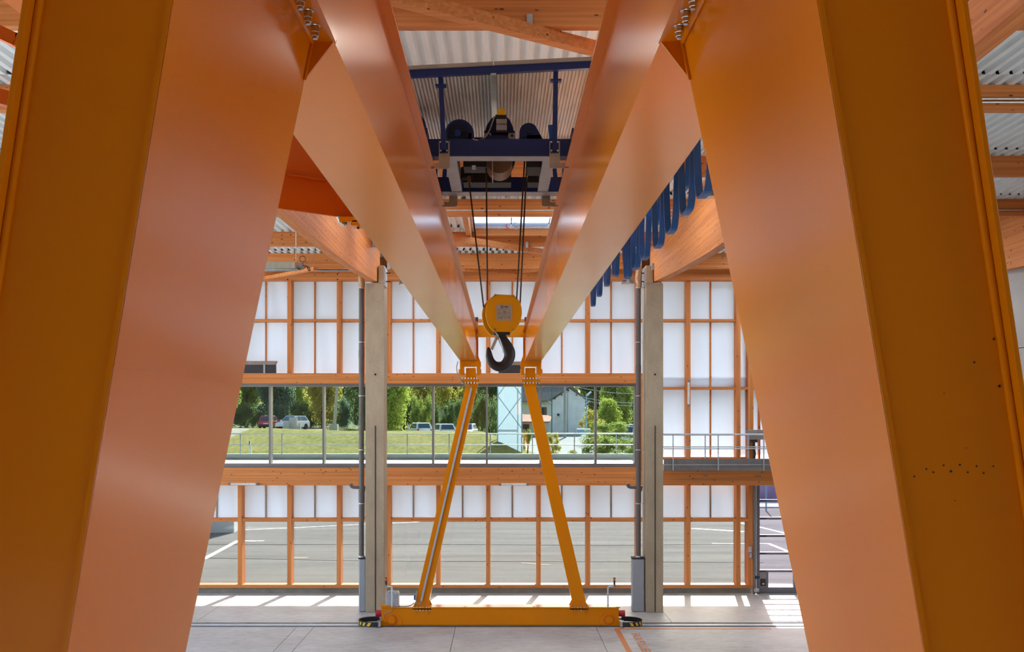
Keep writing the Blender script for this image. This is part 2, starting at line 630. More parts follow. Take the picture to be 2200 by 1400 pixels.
# ------------------------------------------------------------------ glazed timber end wall
WY = 31.9            # front of the posts
PB = 32.30           # back of the posts
def wz(py, Y=32.0):
    return PZ(py, Y)
def wx(px, Y=32.0):
    return PX(px, Y)
wall = MB().box(-19, wx(1617), 31.98, 32.6, 0, 0.165).build('wall_back', 'plinth', None, (0, 32.2, 0))
struct(wall)
THICK = [-120, -14, 93, 199, 305, 411, 517, 623, 729, 836, 942, 1049, 1157, 1263, 1370, 1478, 1585]
XL, XR = wx(199), wx(1617)
def wpart(name, mat, *b, bevel=0.0):
    return MB().box(*b).build(name, mat, wall, bevel=bevel)
# bottom rail, transoms and ledger beams (each timber its own piece between the posts)
wpart('bottom_rail', 'wood_x', -19, XR, WY, PB, 0.165, 0.27, bevel=0.004)
for px in THICK:
    x = wx(px)
    low = wpart('post', 'wood_z', x - 0.066, x + 0.066, WY, PB, 0.27, 3.39)
    if px < 1400:
        wpart('post', 'wood_z', x - 0.066, x + 0.066, WY, PB, 6.85, 9.75)
    else:
        wpart('post', 'wood_z', x - 0.066, x + 0.066, WY, PB, 3.85, 9.75)
wpart('post', 'wood_z', wx(1606), wx(1617), WY, PB + 0.1, 0.27, 9.75)
edges = [-226] + THICK + [1611]
for a, b in zip(edges[:-1], edges[1:]):
    xa, xb = wx(a) + 0.066, wx(b) - 0.066
    if b == 1611:
        xb = wx(1606)
    if xb - xa < 0.1:
        continue
    wpart('transom', 'wood_x', xa, xb, WY + 0.02, PB, 2.23, 2.335)
    wpart('transom', 'wood_x', xa, xb, WY + 0.06, PB, 8.47, 8.55)
    if a >= 1370:
        wpart('transom', 'wood_x', xa, xb, WY + 0.06, PB, 6.35, 6.43)
        wpart('transom', 'wood_x', xa, xb, WY + 0.06, PB, 4.15, 4.24)
BEAM_Y = 31.5
wpart('ledger_beam', 'wood_x', -19, wx(806), BEAM_Y, 31.88, 3.39, 3.93, bevel=0.006)
wpart('ledger_beam', 'wood_x', wx(807), wx(1404), BEAM_Y, 31.88, 3.39, 3.93, bevel=0.006)
wpart('ledger_beam', 'wood_x', wx(1405), 12.2, BEAM_Y, 31.88, 3.39, 3.85, bevel=0.006)
for x in (1513, 1518, 1623, 1628, 1633):
    c = W(x, 1021 if x < 1600 else 1021.5, BEAM_Y)
    MB().cyl(c + Vector((0, -0.012, 0)), c + Vector((0, 0.02, 0)), 0.028, 12).build('dowel', 'frame_grey', wall)
wpart('head_beam', 'wood_x', -19, wx(806), 31.7, 31.98, 6.53, 6.85, bevel=0.006)
wpart('head_beam', 'wood_x', wx(807), wx(1403), 31.7, 31.98, 6.53, 6.85, bevel=0.006)
for a, b in ((-19, wx(806)), (wx(807), wx(1404)), (wx(1405), 12.2)):
    wpart('top_beam', 'wood_x', a, b, 31.7, 32.1, 9.74, 10.10, bevel=0.006)
wpart('fascia', 'wood_x', -20, 16, 32.1, 32.16, 9.74, 10.62)
for px in (618, 725):
    for py in (588.5, 600):
        c = W(px, py, 31.7)
        MB().cyl(c + Vector((0, -0.012, 0)), c + Vector((0, 0.02, 0)), 0.022, 10).build('dowel', 'dark_steel', wall)

# thin cover strips and translucent panels
def fold_panel_mesh(seed):
    rnd = random.Random(seed)
    nx, nz = 10, 8
    ph = [rnd.uniform(0, 6.28) for _ in range(4)]
    am = rnd.uniform(0.6, 1.0)
    vs, fs = [], []
    for j in range(nz + 1):
        for i in range(nx + 1):
            u, t = i / nx, j / nz
            edge = min(u, 1 - u) * 4
            edge = min(1, edge)
            d = (math.sin(u * 5.2 + ph[0] + 0.8 * math.sin(t * 2.6 + ph[1])) * 0.034 + math.sin(u * 9 + ph[2] + t * 1.7) * 0.014) * am * edge
            vs.append((u, d, t))
    for j in range(nz):
        for i in range(nx):
            a = j * (nx + 1) + i
            fs.append((a, a + 1, a + nx + 2, a + nx + 1))
    me = bpy.data.meshes.new('panel')
    me.from_pydata(vs, [], fs)
    me.polygons.foreach_set('use_smooth', [True] * len(fs))
    me.materials.append(MAT['translucent_sheet'])
    return me
PANELS = [fold_panel_mesh(i) for i in range(6)]
npan = [0]
def panel(x0, x1, z0, z1, y=PB - 0.05, parent=None):
    me = PANELS[(npan[0] * 5 + npan[0] // 3) % 6]
    npan[0] += 1
    o = bpy.data.objects.new('panel', me)
    COL.objects.link(o)
    p = parent or wall
    o.parent = p
    o.location = Vector((x0, y, z0)) - ORG[p]
    o.scale = (x1 - x0, 1.0, z1 - z0)
    ORG[o] = Vector((x0, y, z0))
    return o
def strip_and_panels(xa, xb, z0, z1, split=True):
    if split:
        xm = (xa + xb) / 2 - 0.03
        wpart('cover_strip', 'wood_z' if z0 > 3.4 else 'cap_timber', xm - 0.024, xm + 0.024, PB - 0.10, PB - 0.02, z0, z1)
        panel(xa, xm, z0, z1)
        panel(xm, xb, z0, z1)
    else:
        panel(xa, xb, z0, z1)
for a, b in zip(edges[:-1], edges[1:]):
    xa, xb = wx(a) + 0.04, wx(b) - 0.04
    if b == 1611:
        xb = wx(1610)
    sp = b != 1611
    strip_and_panels(xa, xb, 2.33, 3.42, sp)
    strip_and_panels(xa, xb, 8.55, 9.76, sp)
    if a >= 1370:
        strip_and_panels(xa, xb, 6.43, 8.47, sp)
        strip_and_panels(xa, xb, 4.24, 6.35, sp)
    else:
        strip_and_panels(xa, xb, 6.84, 8.47, sp)
    # clear pane at the foot
    MB().box(wx(a) + 0.05, xb + (0 if b == 1611 else -0.01), PB - 0.06, PB - 0.045, 0.25, 2.25).build('pane', 'glass_clear', wall)
    # small fixing angle on the transom beside the posts
    for x in (xa + 0.045, xb - 0.045):
        MB().box(x - 0.03, x + 0.03, WY + 0.05, WY + 0.08, 2.335, 2.365).build('angle', 'steel_grey', wall)
# bay over the sectional door
for i, (a, b) in enumerate(((1620, 1634), (1634, 1690), (1690, 1745), (1745, 1800), (1800, 1860))):
    for z0, z1 in ((3.9, 6.35), (6.43, 8.47), (8.55, 9.76)):
        panel(wx(a), wx(b), z0, z1)
    wpart('cover_strip', 'wood_z', wx(b) - 0.03, wx(b) + 0.03, PB - 0.16, PB - 0.02, 3.9, 9.74)
for z in (6.35, 8.47):
    wpart('transom', 'wood_x', wx(1617), wx(1860), WY + 0.06, PB, z, z + 0.08)
# timber return of the ribbon window beside the second column
wpart('jamb_board', 'wood_z', wx(1366), wx(1380), 31.75, 32.1, 3.93, 6.53)

# ------------------------------------------------------------------ ribbon window
win = MB()
RX0, RX1 = -19.0, wx(1366)
win.box(RX0, RX1, 31.82, 32.2, 3.93, 4.05)
win.box(RX0, RX1, 31.82, 32.2, 6.445, 6.53)
win.box(RX1 - 0.06, RX1, 31.82, 32.2, 4.05, 6.445)
win = win.build('window_1', 'frame_grey', None, ((RX0 + RX1) / 2, 32, 3.93))
struct(win)
RM = [2, 118, 234, 350, 466, 582, 696.5, 812, 931, 1046, 1161, 1279]
for px in RM:
    MB().box(wx(px) - 0.03, wx(px) + 0.03, 31.84, 32.16, 4.05, 6.445).build('mullion', 'frame_grey', win)
ed = [RX0] + [wx(p) for p in RM] + [RX1]
for a, b in zip(ed[:-1], ed[1:]):
    MB().box(a + 0.02, b - 0.02, 32.08, 32.10, 4.03, 6.46).build('pane', 'glass_ribbon', win)

# ------------------------------------------------------------------ sectional door at the right
DX0, DX1 = wx(1623), 11.9
dr = MB().box(DX0, DX0 + 0.10, 31.86, 31.98, 0, 3.39).box(DX1 - 0.1, DX1, 31.86, 31.98, 0, 3.39)
dr = dr.build('door_1', 'door_grey', None, ((DX0 + DX1) / 2, 31.9, 0))
struct(dr)
DZ = [wz(1270, 31.9) + 0.02, wz(1226, 31.9), wz(1188, 31.9), wz(1150.5, 31.9), wz(1113, 31.9), wz(1075, 31.9), 3.39]
for i, z in enumerate(DZ[1:-1]):
    MB().box(DX0 + 0.10, DX1 - 0.1, 31.86, 31.98, z - 0.035, z + 0.035).build('section_rail', 'door_grey', dr, bevel=0.006)
    MB().box(DX0 + 0.10, DX0 + 0.30, 31.83, 31.865, z - 0.015, z + 0.012).build('hinge', 'dark_steel', dr)
MB().box(DX0 + 0.10, DX1 - 0.1, 31.86, 31.98, 0.01, 0.20).build('bottom_section', 'door_grey', dr, bevel=0.006)
px_m = [wx(1648, 31.9), wx(1707, 31.9), wx(1765, 31.9), wx(1822, 31.9)]
for x in px_m:
    MB().box(x - 0.03, x + 0.03, 31.86, 31.98, 0.20, DZ[1] - 0.035).build('stile', 'door_grey', dr)
MB().box(DX0 + 0.10, px_m[0] - 0.03, 31.88, 31.94, 0.20, DZ[1] - 0.035).build('blank_panel', 'box_grey', dr)
MB().box(DX0 + 0.13, px_m[0] - 0.06, 31.84, 31.88, 0.24, 0.46).build('lock_case', 'dark_steel', dr, bevel=0.008)
MB().box(DX0 + 0.17, px_m[0] - 0.10, 31.825, 31.84, 0.29, 0.33).build('lock_plate', 'zinc', dr)
for a, b in zip(DZ[1:-1], DZ[2:]):
    MB().box(DX0 + 0.08, DX1 - 0.08, 31.92, 31.935, a, b).build('pane', 'glass_door', dr)
MB().box(px_m[0], DX1 - 0.08, 31.92, 31.935, 0.18, DZ[1]).build('pane', 'glass_door', dr)
MB().box(wx(1618, 31.8), wx(1622, 31.8), 31.72, 31.86, 0, 4.6).build('guide_track', 'steel_grey', dr)
MB().box(wx(1622.5, 31.8), wx(1623.5, 31.8), 31.70, 31.84, 0.02, 3.6).build('guide_lip', 'zinc', dr)
MB().box(wx(1622, 31.7), wx(1632, 31.7), 31.66, 31.78, wz(1243, 31.7), wz(1236, 31.7)).build('sensor', 'dark_steel', dr, bevel=0.02)
MB().box(wx(1627, 31.7), wx(1630, 31.7), 31.645, 31.66, wz(1243, 31.7), wz(1240, 31.7)).build('sensor_eye', 'blue_paint', dr)
MB().box(wx(1620, 31.7), wx(1630, 31.7), 31.66, 31.8, wz(1270, 31.7), wz(1264, 31.7)).build('foot_bracket', 'zinc', dr)
c0 = thing('door_control', 'grey door control box with red button on the timber jamb', 'control box', W(1612, 1210, 31.8))
MB().pbox(1609, 1615, 1174, 1186, 31.78, 0.08).build('housing', 'zinc_matt', c0, bevel=0.008)
MB().pbox(1610, 1615, 1188, 1197, 31.78, 0.08).build('switch_housing', 'zinc_matt', c0, bevel=0.008)
MB().cyl(W(1608, 1192, 31.8), W(1610, 1192, 31.8), 0.03, 12).build('button', 'red_buffer', c0)
MB().tube([W(1613, 1197, 31.82), W(1613.5, 1202, 31.82), W(1616, 1200, 31.84), W(1617, 1192, 31.84)], 0.012, 6).build('cable', 'cable_grey', c0)

# ------------------------------------------------------------------ concrete columns
def column(label, x0, x1, tongue, ztop):
    """column with a tongue beside the timber beam that rests on it, and a vertical slot in its face"""
    t = thing('concrete_column', label, 'column', ((x0 + x1) / 2, 29.1, 0), 'concrete columns in front of the end wall')
    m_ = MB().box(x0, x1, 28.8, 29.5, 0, ztop)
    tx0, tx1 = tongue
    m_.box(tx0, tx1, 28.8, 29.5, ztop, ztop + 0.5)
    m_.build('shaft', 'concrete_column', t, bevel=0.015)
    xm = x0 + (x1 - x0) * 0.53
    MB().box(xm - 0.012, xm + 0.012, 28.785, 28.82, 0.02, 5.25).build('joint_strip', 'dark_steel', t)
    c = Vector((xm, 28.79, PZ(804, 28.8)))
    MB().cyl(c, c + Vector((0, 0.03, 0)), 0.03, 12).build('anchor_hole', 'dark_steel', t)
    return t
COLX = [(PX(785, 28.8), PX(825.5, 28.8)), (PX(1387.5, 28.8), PX(1425, 28.8))]
column('board marked concrete column left of the far gantry legs', COLX[0][0], COLX[0][1], (-3.46, COLX[0][1]), PZ(608, 28.8))
column('board marked concrete column right of the far gantry legs', COLX[1][0], COLX[1][1], (COLX[1][0], 4.27), PZ(608, 28.8))
# brackets at the column heads
for s_, x in ((1, COLX[0][1]), (-1, COLX[1][0])):
    cb = thing('column_bracket', 'zinc angle bracket at the head of the ' + ('left' if s_ > 0 else 'right') + ' concrete column', 'bracket', (x, 29, 9.2))
    MB().box(x, x + s_ * 0.03, 28.82, 29.3, 9.18, 9.70).build('plate', 'zinc_matt', cb)
    for z in (9.32, 9.56):
        MB().cyl((x, 28.95, z), (x + s_ * 0.16, 28.95, z), 0.016, 8).build('bolt', 'dark_steel', cb)

# right hand side wall of concrete panels
wr = MB().box(12.38, 12.6, 12.0, 32.5, 0, 10.5).build('wall_right', 'concrete_wall', None, (12.4, 24, 0))
struct(wr)
MB().box(wx(1860), 12.38, 32.0, 32.3, 0, 10.5).build('corner_panel', 'concrete_wall', wr)
for i in range(4):
    y0 = 12 + i * 4.45
    for z0, z1 in ((0, 2.9), (2.9, 5.8), (5.8, 7.12), (7.12, 8.72)):
        MB().box(12.20, 12.38, y0 + 0.01, y0 + 4.44, z0 + 0.008, z1 - 0.008).build('wall_panel', 'concrete_wall', wr, bevel=0.006)

# wall behind the viewer: concrete panels
wf = MB().box(-20, 16, -3.4, -3.2, 0, 6.2).build('wall_front', 'concrete_dark', None, (0, -3.3, 0))
struct(wf)
for i in range(12):
    MB().box(-20 + i * 3, -17.02 + i * 3, -3.38, -3.2, 6.22, 10.5).build('wall_panel', 'concrete_dark', wf)

# ------------------------------------------------------------------ roof: profiled deck, purlins, beams, braces, skylights
DECK = H + 4.98
def deck_patch(mb, x0, x1, y0, y1):
    prof = []
    x = x0
    p = 0.2
    while x < x1 - 1e-6:
        for dx, dz in ((0, 0), (0.085, 0), (0.112, 0.075), (0.173, 0.075)):
            if x + dx <= x1:
                prof.append((x + dx, dz))
        x += p
    prof.append((x1, 0))
    b = len(mb.v)
    for (xx, zz) in prof:
        mb.v.append(Vector((xx, y0, DECK + zz)))
        mb.v.append(Vector((xx, y1, DECK + zz)))
    for i in range(len(prof) - 1):
        mb.f.append((b + 2 * i, b + 2 * i + 1, b + 2 * i + 3, b + 2 * i + 2))
RX_A, RX_B, RY_A, RY_B = -20.0, 16.0, -3.3, 38.8  # unseen eave past the end wall is added to shade its panels
SKY = [(-0.72, 3.2, 24.3, 26.95)]  # the one skylight in view
for y0_, y1_ in ((8.6, 11.6), (12.6, 14.9), (15.9, 19.1), (20.1, 23.0), (28.2, 30.7)):  # skylights from here on are added out of view to brighten the hall
    SKY += [(-2.95, -1.45, y0_, y1_), (1.45, 3.45, y0_, y1_)]
SKY += [(-2.95, -1.45, 24.3, 26.95), (-7.0, -4.6, 15.9, 19.1), (-8.2, -5.6, 20.1, 23.0), (-9.8, -6.4, 24.3, 26.95), (6.4, 10.0, 24.3, 26.95),  # more added skylights, hidden by the legs and girders
        (-10.9, -6.9, 28.2, 30.7), (7.0, 11.0, 28.2, 30.7), (-18.5, -12.5, 15.9, 19.1), (-18.5, -12.5, 20.1, 23.0), (-18.5, -12.5, 24.3, 26.95), (-18.5, -12.5, 28.2, 30.7), (-18.5, -12.5, 12.6, 14.9)]
dk = MB()
ys = sorted({RY_A, RY_B} | {s[2] for s in SKY} | {s[3] for s in SKY})
for y0, y1 in zip(ys[:-1], ys[1:]):
    holes = sorted([(s[0], s[1]) for s in SKY if s[2] <= y0 + 1e-6 and s[3] >= y1 - 1e-6])
    x = RX_A
    for h0, h1 in holes:
        deck_patch(dk, x, h0, y0, y1)
        x = h1
    deck_patch(dk, x, RX_B, y0, y1)
ceil = dk.build('ceiling', 'deck_steel', None, (0, 15, DECK), fix=False)
struct(ceil)
# insulation and roofing above the deck
tp = MB()
for y0, y1 in zip(ys[:-1], ys[1:]):
    holes = sorted([(s[0], s[1]) for s in SKY if s[2] <= y0 + 1e-6 and s[3] >= y1 - 1e-6])
    x = RX_A
    for h0, h1 in holes:
        tp.box(x, h0, y0, y1, DECK + 0.08, DECK + 0.26)
        x = h1
    tp.box(x, RX_B, y0, y1, DECK + 0.08, DECK + 0.26)
tp.build('roof_covering', 'zinc_matt', ceil)
for s_ in SKY:
    x0, x1, y0, y1 = s_
    fr = MB()
    fr.box(x0 - 0.04, x0, y0 - 0.04, y1 + 0.04, DECK - 0.02, DECK + 0.30)
    fr.box(x1, x1 + 0.04, y0 - 0.04, y1 + 0.04, DECK - 0.02, DECK + 0.30)
    fr.box(x0, x1, y0 - 0.04, y0, DECK - 0.02, DECK + 0.30)
    fr.box(x0, x1, y1, y1 + 0.04, DECK - 0.02, DECK + 0.30)
    k = fr.build('skylight_frame', 'white_paint', ceil)
    n = 4
    for i in range(n):
        a, b = x0 + (x1 - x0) * i / n, x0 + (x1 - x0) * (i + 1) / n
        MB().add([(a + 0.012, y0, DECK + 0.05), (b - 0.012, y0, DECK + 0.05), (b - 0.012, y1, DECK + 0.05), (a + 0.012, y1, DECK + 0.05)], [(0, 1, 2, 3)]).build('skylight_pane', 'skylight_dome' if s_ is SKY[0] else 'added_skylight_sheet' if s_[2] > 20 and s_[0] > -5 else 'glass_added_skylight', k, fix=False)
# trimmers beside the skylight that is in view
MB().box(-0.90, -0.78, 23.6, 27.5, H + 4.62, DECK).build('trimmer', 'wood_y', ceil)
MB().box(-0.72, 3.3, 26.99, 27.1, H + 4.78, DECK).build('trimmer', 'wood_x', ceil)

ZB = H + 4.60
BEAMX = [-19.4, -11.45, -3.71, 4.29, 12.18]
BW = 0.22
purl = [0.0, 4.0, 8.0, 12.05, 15.36, 19.54, 23.43, 27.57, 31.2]
PH = {31.2: H + 4.515}
for Y in purl:
    zb = PH.get(Y, ZB)
    for i in range(len(BEAMX) - 1):
        a, b = BEAMX[i] + BW + 0.01, BEAMX[i + 1] - 0.01
        p = MB().box(a, b, Y, Y + 0.16, zb, DECK).build('purlin', 'wood_x', ceil, bevel=0.004)
        for x0, x1 in ((a, a + 0.10), (b - 0.10, b)):
            MB().box(x0, x1, Y - 0.006, Y + 0.166, zb - 0.008, zb + 0.30).build('hanger', 'zinc_matt', ceil)
    if Y in (15.36, 23.43):
        zc = zb + (0.12 if Y > 20 else 0.16)
        MB().cyl((-3.4, Y - 0.02, zc), (4.2, Y - 0.02, zc), 0.013, 8).build('conduit', 'white_paint', ceil)
        MB().cyl((4.6, Y - 0.02, zc), (12.1, Y - 0.02, zc), 0.016, 8).build('conduit', 'zinc', ceil)
        if Y < 20:
            MB().cyl((4.6, Y - 0.02, zc - 0.05), (12.1, Y - 0.02, zc - 0.05), 0.016, 8).build('conduit', 'zinc', ceil)
MB().cyl((-11, 31.65, PZ(581, 31.65)), (-4.0, 31.65, PZ(581, 31.65)), 0.025, 8).build('conduit', 'zinc', ceil)

def brace(a, b, wdt, hgt):
    MB().bar(a, b, wdt, hgt).build('brace', 'wood_x', ceil, bevel=0.004)
zc = H + 4.52
def bp(px, py, z=4.45):
    Y = z * F / (VY - py)
    return Vector((PX(px, Y), Y, H + z))
def brace_px(p0, p1, ext0, ext1, wdt=0.15, hgt=0.15, z=4.45):
    a, b = bp(*p0, z), bp(*p1, z)
    d = (b - a)
    a2, b2 = a - d * ext0, b + d * ext1
    up = Vector((0, 0, hgt / 2))
    brace(a2 + up, b2 + up, wdt, hgt)
brace_px((860, 12), (1272, 116), 1.3, 1.0)
brace_px((985, 519), (1165, 547), 1.0, 1.2)
brace_px((1003, 583), (1100, 587), 1.0, 0.3, 0.1, 0.1, 4.44)
brace_px((1105, 588), (1160, 583), 0.2, 1.0, 0.1, 0.1, 4.44)
brace_px((575, 600), (660, 584), 0.8, 0.2, 0.14, 0.1, 4.25)
# zinc straps at the brace joints
for px, py, Y in ((1138, 43, 12.0), (1132, 524, 27.5)):
    MB().pbox(px - (6 if Y < 20 else 3), px + (6 if Y < 20 else 3), py - (13 if Y < 20 else 5), py + (13 if Y < 20 else 8), Y, 0.03).build('strap', 'zinc_matt', ceil)
# cable loop and junction box by the skylight
c = W(1099, 484, 26.8)
pts = [c + Vector((math.cos(t) * 0.14, 0, math.sin(t) * 0.10)) for t in [0.6 + i * 0.42 for i in range(13)]]
MB().tube(pts, 0.014, 6).build('cord_loop', 'orange_cord', ceil)
MB().pbox(1105, 1112, 484, 492, 26.7, 0.08).build('junction_box', 'box_grey', ceil)
MB().cyl(W(1109, 466, 26.75), W(1109, 484, 26.75), 0.024, 8).build('conduit_drop', 'white_paint', ceil)

def glulam(x, label, y0=-2.5, y1=29.45, grp='fish bellied glulam beams'):
    n = 26
    pts = []
    yc = 14.5
    for i in range(n + 1):
        y = y0 + (y1 - y0) * i / n
        pts.append((x, y, H + 3.30 + 0.5 * ((y - yc) / 14.3) ** 2))
    pts += [(x, y1, DECK - 0.01), (x, y0, DECK - 0.01)]
    o = MB().prism(pts, (BW, 0, 0)).build('glulam_beam', 'wood_y', None, (x + BW / 2, 14.5, H + 3.3), bevel=0.004)
    tag(o, label, 'beam', grp)
    return o
glulam(-3.71, 'deep curved glulam beam ending on the left concrete column')
glulam(4.29, 'deep curved glulam beam ending on the right concrete column')
glulam(12.18, 'curved glulam beam over the concrete side wall at far right')
glulam(-11.45, 'curved glulam beam beyond the left gantry leg')
# steel shoe plates where the beams meet the columns
for px, py in ((1406, 572),):
    sp_ = MB().box(4.22, 4.30, 28.70, 28.80, 9.62, 9.80).build('shoe_plate', 'zinc_matt', None, (4.26, 28.75, 9.7))
    tag(sp_, 'small zinc shoe plate where right beam meets its column', 'plate')

# ================================================================== THE GANTRY CRANE
CX = -0.015
crane = thing('gantry_crane', 'large orange twin girder gantry crane standing across the hall', 'crane', (CX, 15, 0))
G0, G1 = 6.975, 7.775        # underside and top of the girders
GY0, GY1 = 1.4, 27.45
for s_ in (-1, 1):
    def gx(a):
        return CX + s_ * a
    g = MB().box(gx(0.652), gx(1.06), GY0, GY1, G0 + 0.012, G1 - 0.02).build('girder', 'orange_paint', crane, bevel=0.003)
    MB().box(gx(0.642), gx(1.072), GY0, GY1, G0, G0 + 0.012).build('bottom_flange', 'orange_paint', g)
    MB().box(gx(0.59), gx(1.13), GY0, GY1, G1 - 0.02, G1).build('top_flange', 'orange_paint', g, bevel=0.002)
    MB().box(gx(0.83), gx(0.88), GY0, GY1, G1, G1 + 0.035).build('trolley_rail', 'dark_steel', g)
    # far end plate and the clevis on the far leg
    MB().box(gx(0.60), gx(1.10), 27.45, 27.47, G0 - 0.02, G1).build('end_plate', 'orange_paint', g)
    # ---- near, rigid leg: tapered box that widens towards the girder
    def inner(z):
        return 0.9854 - 0.2083 * (z - H)
    def yf(z):
        return 2.585 - 0.1184 * (z - H)
    YB_, WL = 3.84, 0.325
    zt, zb = 6.90, 0.50
    def ring(z, a, b, y0, y1):
        return [Vector((gx(inner(z) + a), y0(z), z)), Vector((gx(inner(z) + b), y0(z), z)),
                Vector((gx(inner(z) + b), y1(z), z)), Vector((gx(inner(z) + a), y1(z), z))]
    def slab_leg(a, b, y0, y1, z0=zb, z1=zt):
        return MB().hexa(ring(z0, a, b, y0, y1) + ring(z1, a, b, y0, y1))
    leg = slab_leg(0.012, WL, lambda z: yf(z) + 0.004, lambda z: YB_ - 0.004).build('near_leg', 'orange_leg', crane)
    slab_leg(0.0, 0.012, yf, lambda z: YB_).build('inner_plate', 'orange_leg', leg)
    slab_leg(WL, WL + 0.014, lambda z: yf(z) - 0.045, lambda z: YB_ + 0.02).build('outer_plate', 'orange_leg', leg, bevel=0.002)
    slab_leg(WL - 0.016, WL, lambda z: yf(z) - 0.014, lambda z: yf(z) + 0.006).build('weld_bead', 'orange_leg', leg, bevel=0.006)
    slab_leg(0.0, 0.014, lambda z: yf(z) - 0.003, lambda z: yf(z) + 0.004).build('weld_bead', 'orange_leg', leg)
    # head flange with bolts and gussets
    hf = MB().box(gx(0.605), gx(1.16), 2.36, 3.85, zt, zt + 0.035).build('head_flange', 'orange_paint', leg, bevel=0.003)
    MB().box(gx(0.615), gx(1.15), 2.36, 3.93, zt + 0.037, zt + 0.072).build('girder_flange', 'orange_paint', leg, bevel=0.003)
    by = [2.59, 2.725, 2.86, 2.995, 3.13, 3.265, 3.40, 3.53, 3.665]
    for y in by:
        b = MB()
        b.cyl((gx(0.652), y, zt - 0.004), (gx(0.652), y, zt), 0.0205, 16)
        b.cyl((gx(0.652), y, zt - 0.026), (gx(0.652), y, zt - 0.004), 0.0165, 6)
        b.cyl((gx(0.652), y, zt - 0.041), (gx(0.652), y, zt - 0.026), 0.0145, 6)
        b.cyl((gx(0.652), y, zt - 0.049), (gx(0.652), y, zt - 0.041), 0.0095, 12)
        b.build('bolt', 'bolt_steel', leg, bevel=0.0015, seg=1)
    b = MB()
    b.cyl((gx(0.658), 3.89, zt + 0.008), (gx(0.658), 3.89, zt + 0.037), 0.019, 6)
    b.cyl((gx(0.658), 3.89, zt - 0.012), (gx(0.658), 3.89, zt + 0.008), 0.013, 10)
    b.build('bolt', 'bolt_steel', leg, bevel=0.0015, seg=1)
    zg = 6.755
    MB().prism([(gx(0.612), 3.825, zt), (gx(inner(zt)), 3.825, zt), (gx(inner(zg)), 3.825, zg)], (0, 0.014, 0)).build('gusset', 'orange_paint', leg)
    MB().tube([(gx(inner(zt) - 0.004), 3.820, zt), (gx(inner(zg) - 0.004), 3.820, zg)], 0.008, 6).build('weld_bead', 'orange_paint', leg)
    MB().tube([(gx(inner(zt) - 0.005), 2.45, zt - 0.006), (gx(inner(zt) - 0.005), 3.80, zt - 0.006)], 0.010, 6).build('weld_bead', 'orange_paint', leg)
    # dark block filling the gap between flange and girder web
    MB().box(gx(0.618), gx(0.652), 2.6, 3.55, zt + 0.072, zt + 0.30).build('gap_block', 'dark_steel', leg, bevel=0.01)
    if s_ < 0:
        slab_leg(-0.002, 0.0, yf, lambda z: YB_, 5.625, 5.633).build('splice_weld', 'orange_leg', leg)
    else:
        for px, py, r in ((2093, 778, 2.2), (2135, 728, 2.4), (2147, 829, 2.8), (2028, 845, 1.4), (1964, 1023, 2), (1990, 1007, 2), (2005, 1014, 2), (2027, 999, 2), (2043, 1012, 2.6),
                          (2062, 998, 2.2), (2079, 1014, 2), (2098, 1001, 2), (2113, 1016, 2), (2134, 1001, 1.6), (2076, 962, 1.2), (2052, 1075, 1.2)):
            Y = (2.585 + 0.004) / (1 + 0.1184 * (VY - py) / F)
            c = W(px, py, Y)
            MB().cyl(c + Vector((0, -0.0012, 0)), c + Vector((0, 0.002, 0)), r * Y / F, 10).build('spatter_mark', 'dark_steel', leg)
# near end beam (below the picture) that the near legs stand on
MB().box(CX - 3.1, CX + 3.1, 3.28, 3.72, 0.05, 0.50).build('near_end_beam', 'orange_paint', crane, bevel=0.01)

# cross beam between the girders at the far end
YX = 27.0
xb_ = MB().pbox(1027, 1127, 698, 723, YX, 0.25).build('cross_beam', 'yellow_paint', crane, bevel=0.004)
for a, b, hx in ((1023.5, 1027, 1025.5), (1127, 1130.5, 1128.5)):
    MB().pbox(a, b, 684, 728, YX - 0.03, 0.3).build('flange', 'orange_paint', xb_)
    for k in range(5):
        c = W(hx, 700 + k * 5.2, YX - 0.03)
        MB().cyl(c + Vector((0, -0.03, 0)), c, 0.018, 6).build('bolt', 'bolt_steel', xb_)
for px in (1022, 1128):
    MB().pbox(px - 1, px + 5, 681, 690, YX - 0.2, 0.12).build('end_stop', 'dark_steel', xb_)

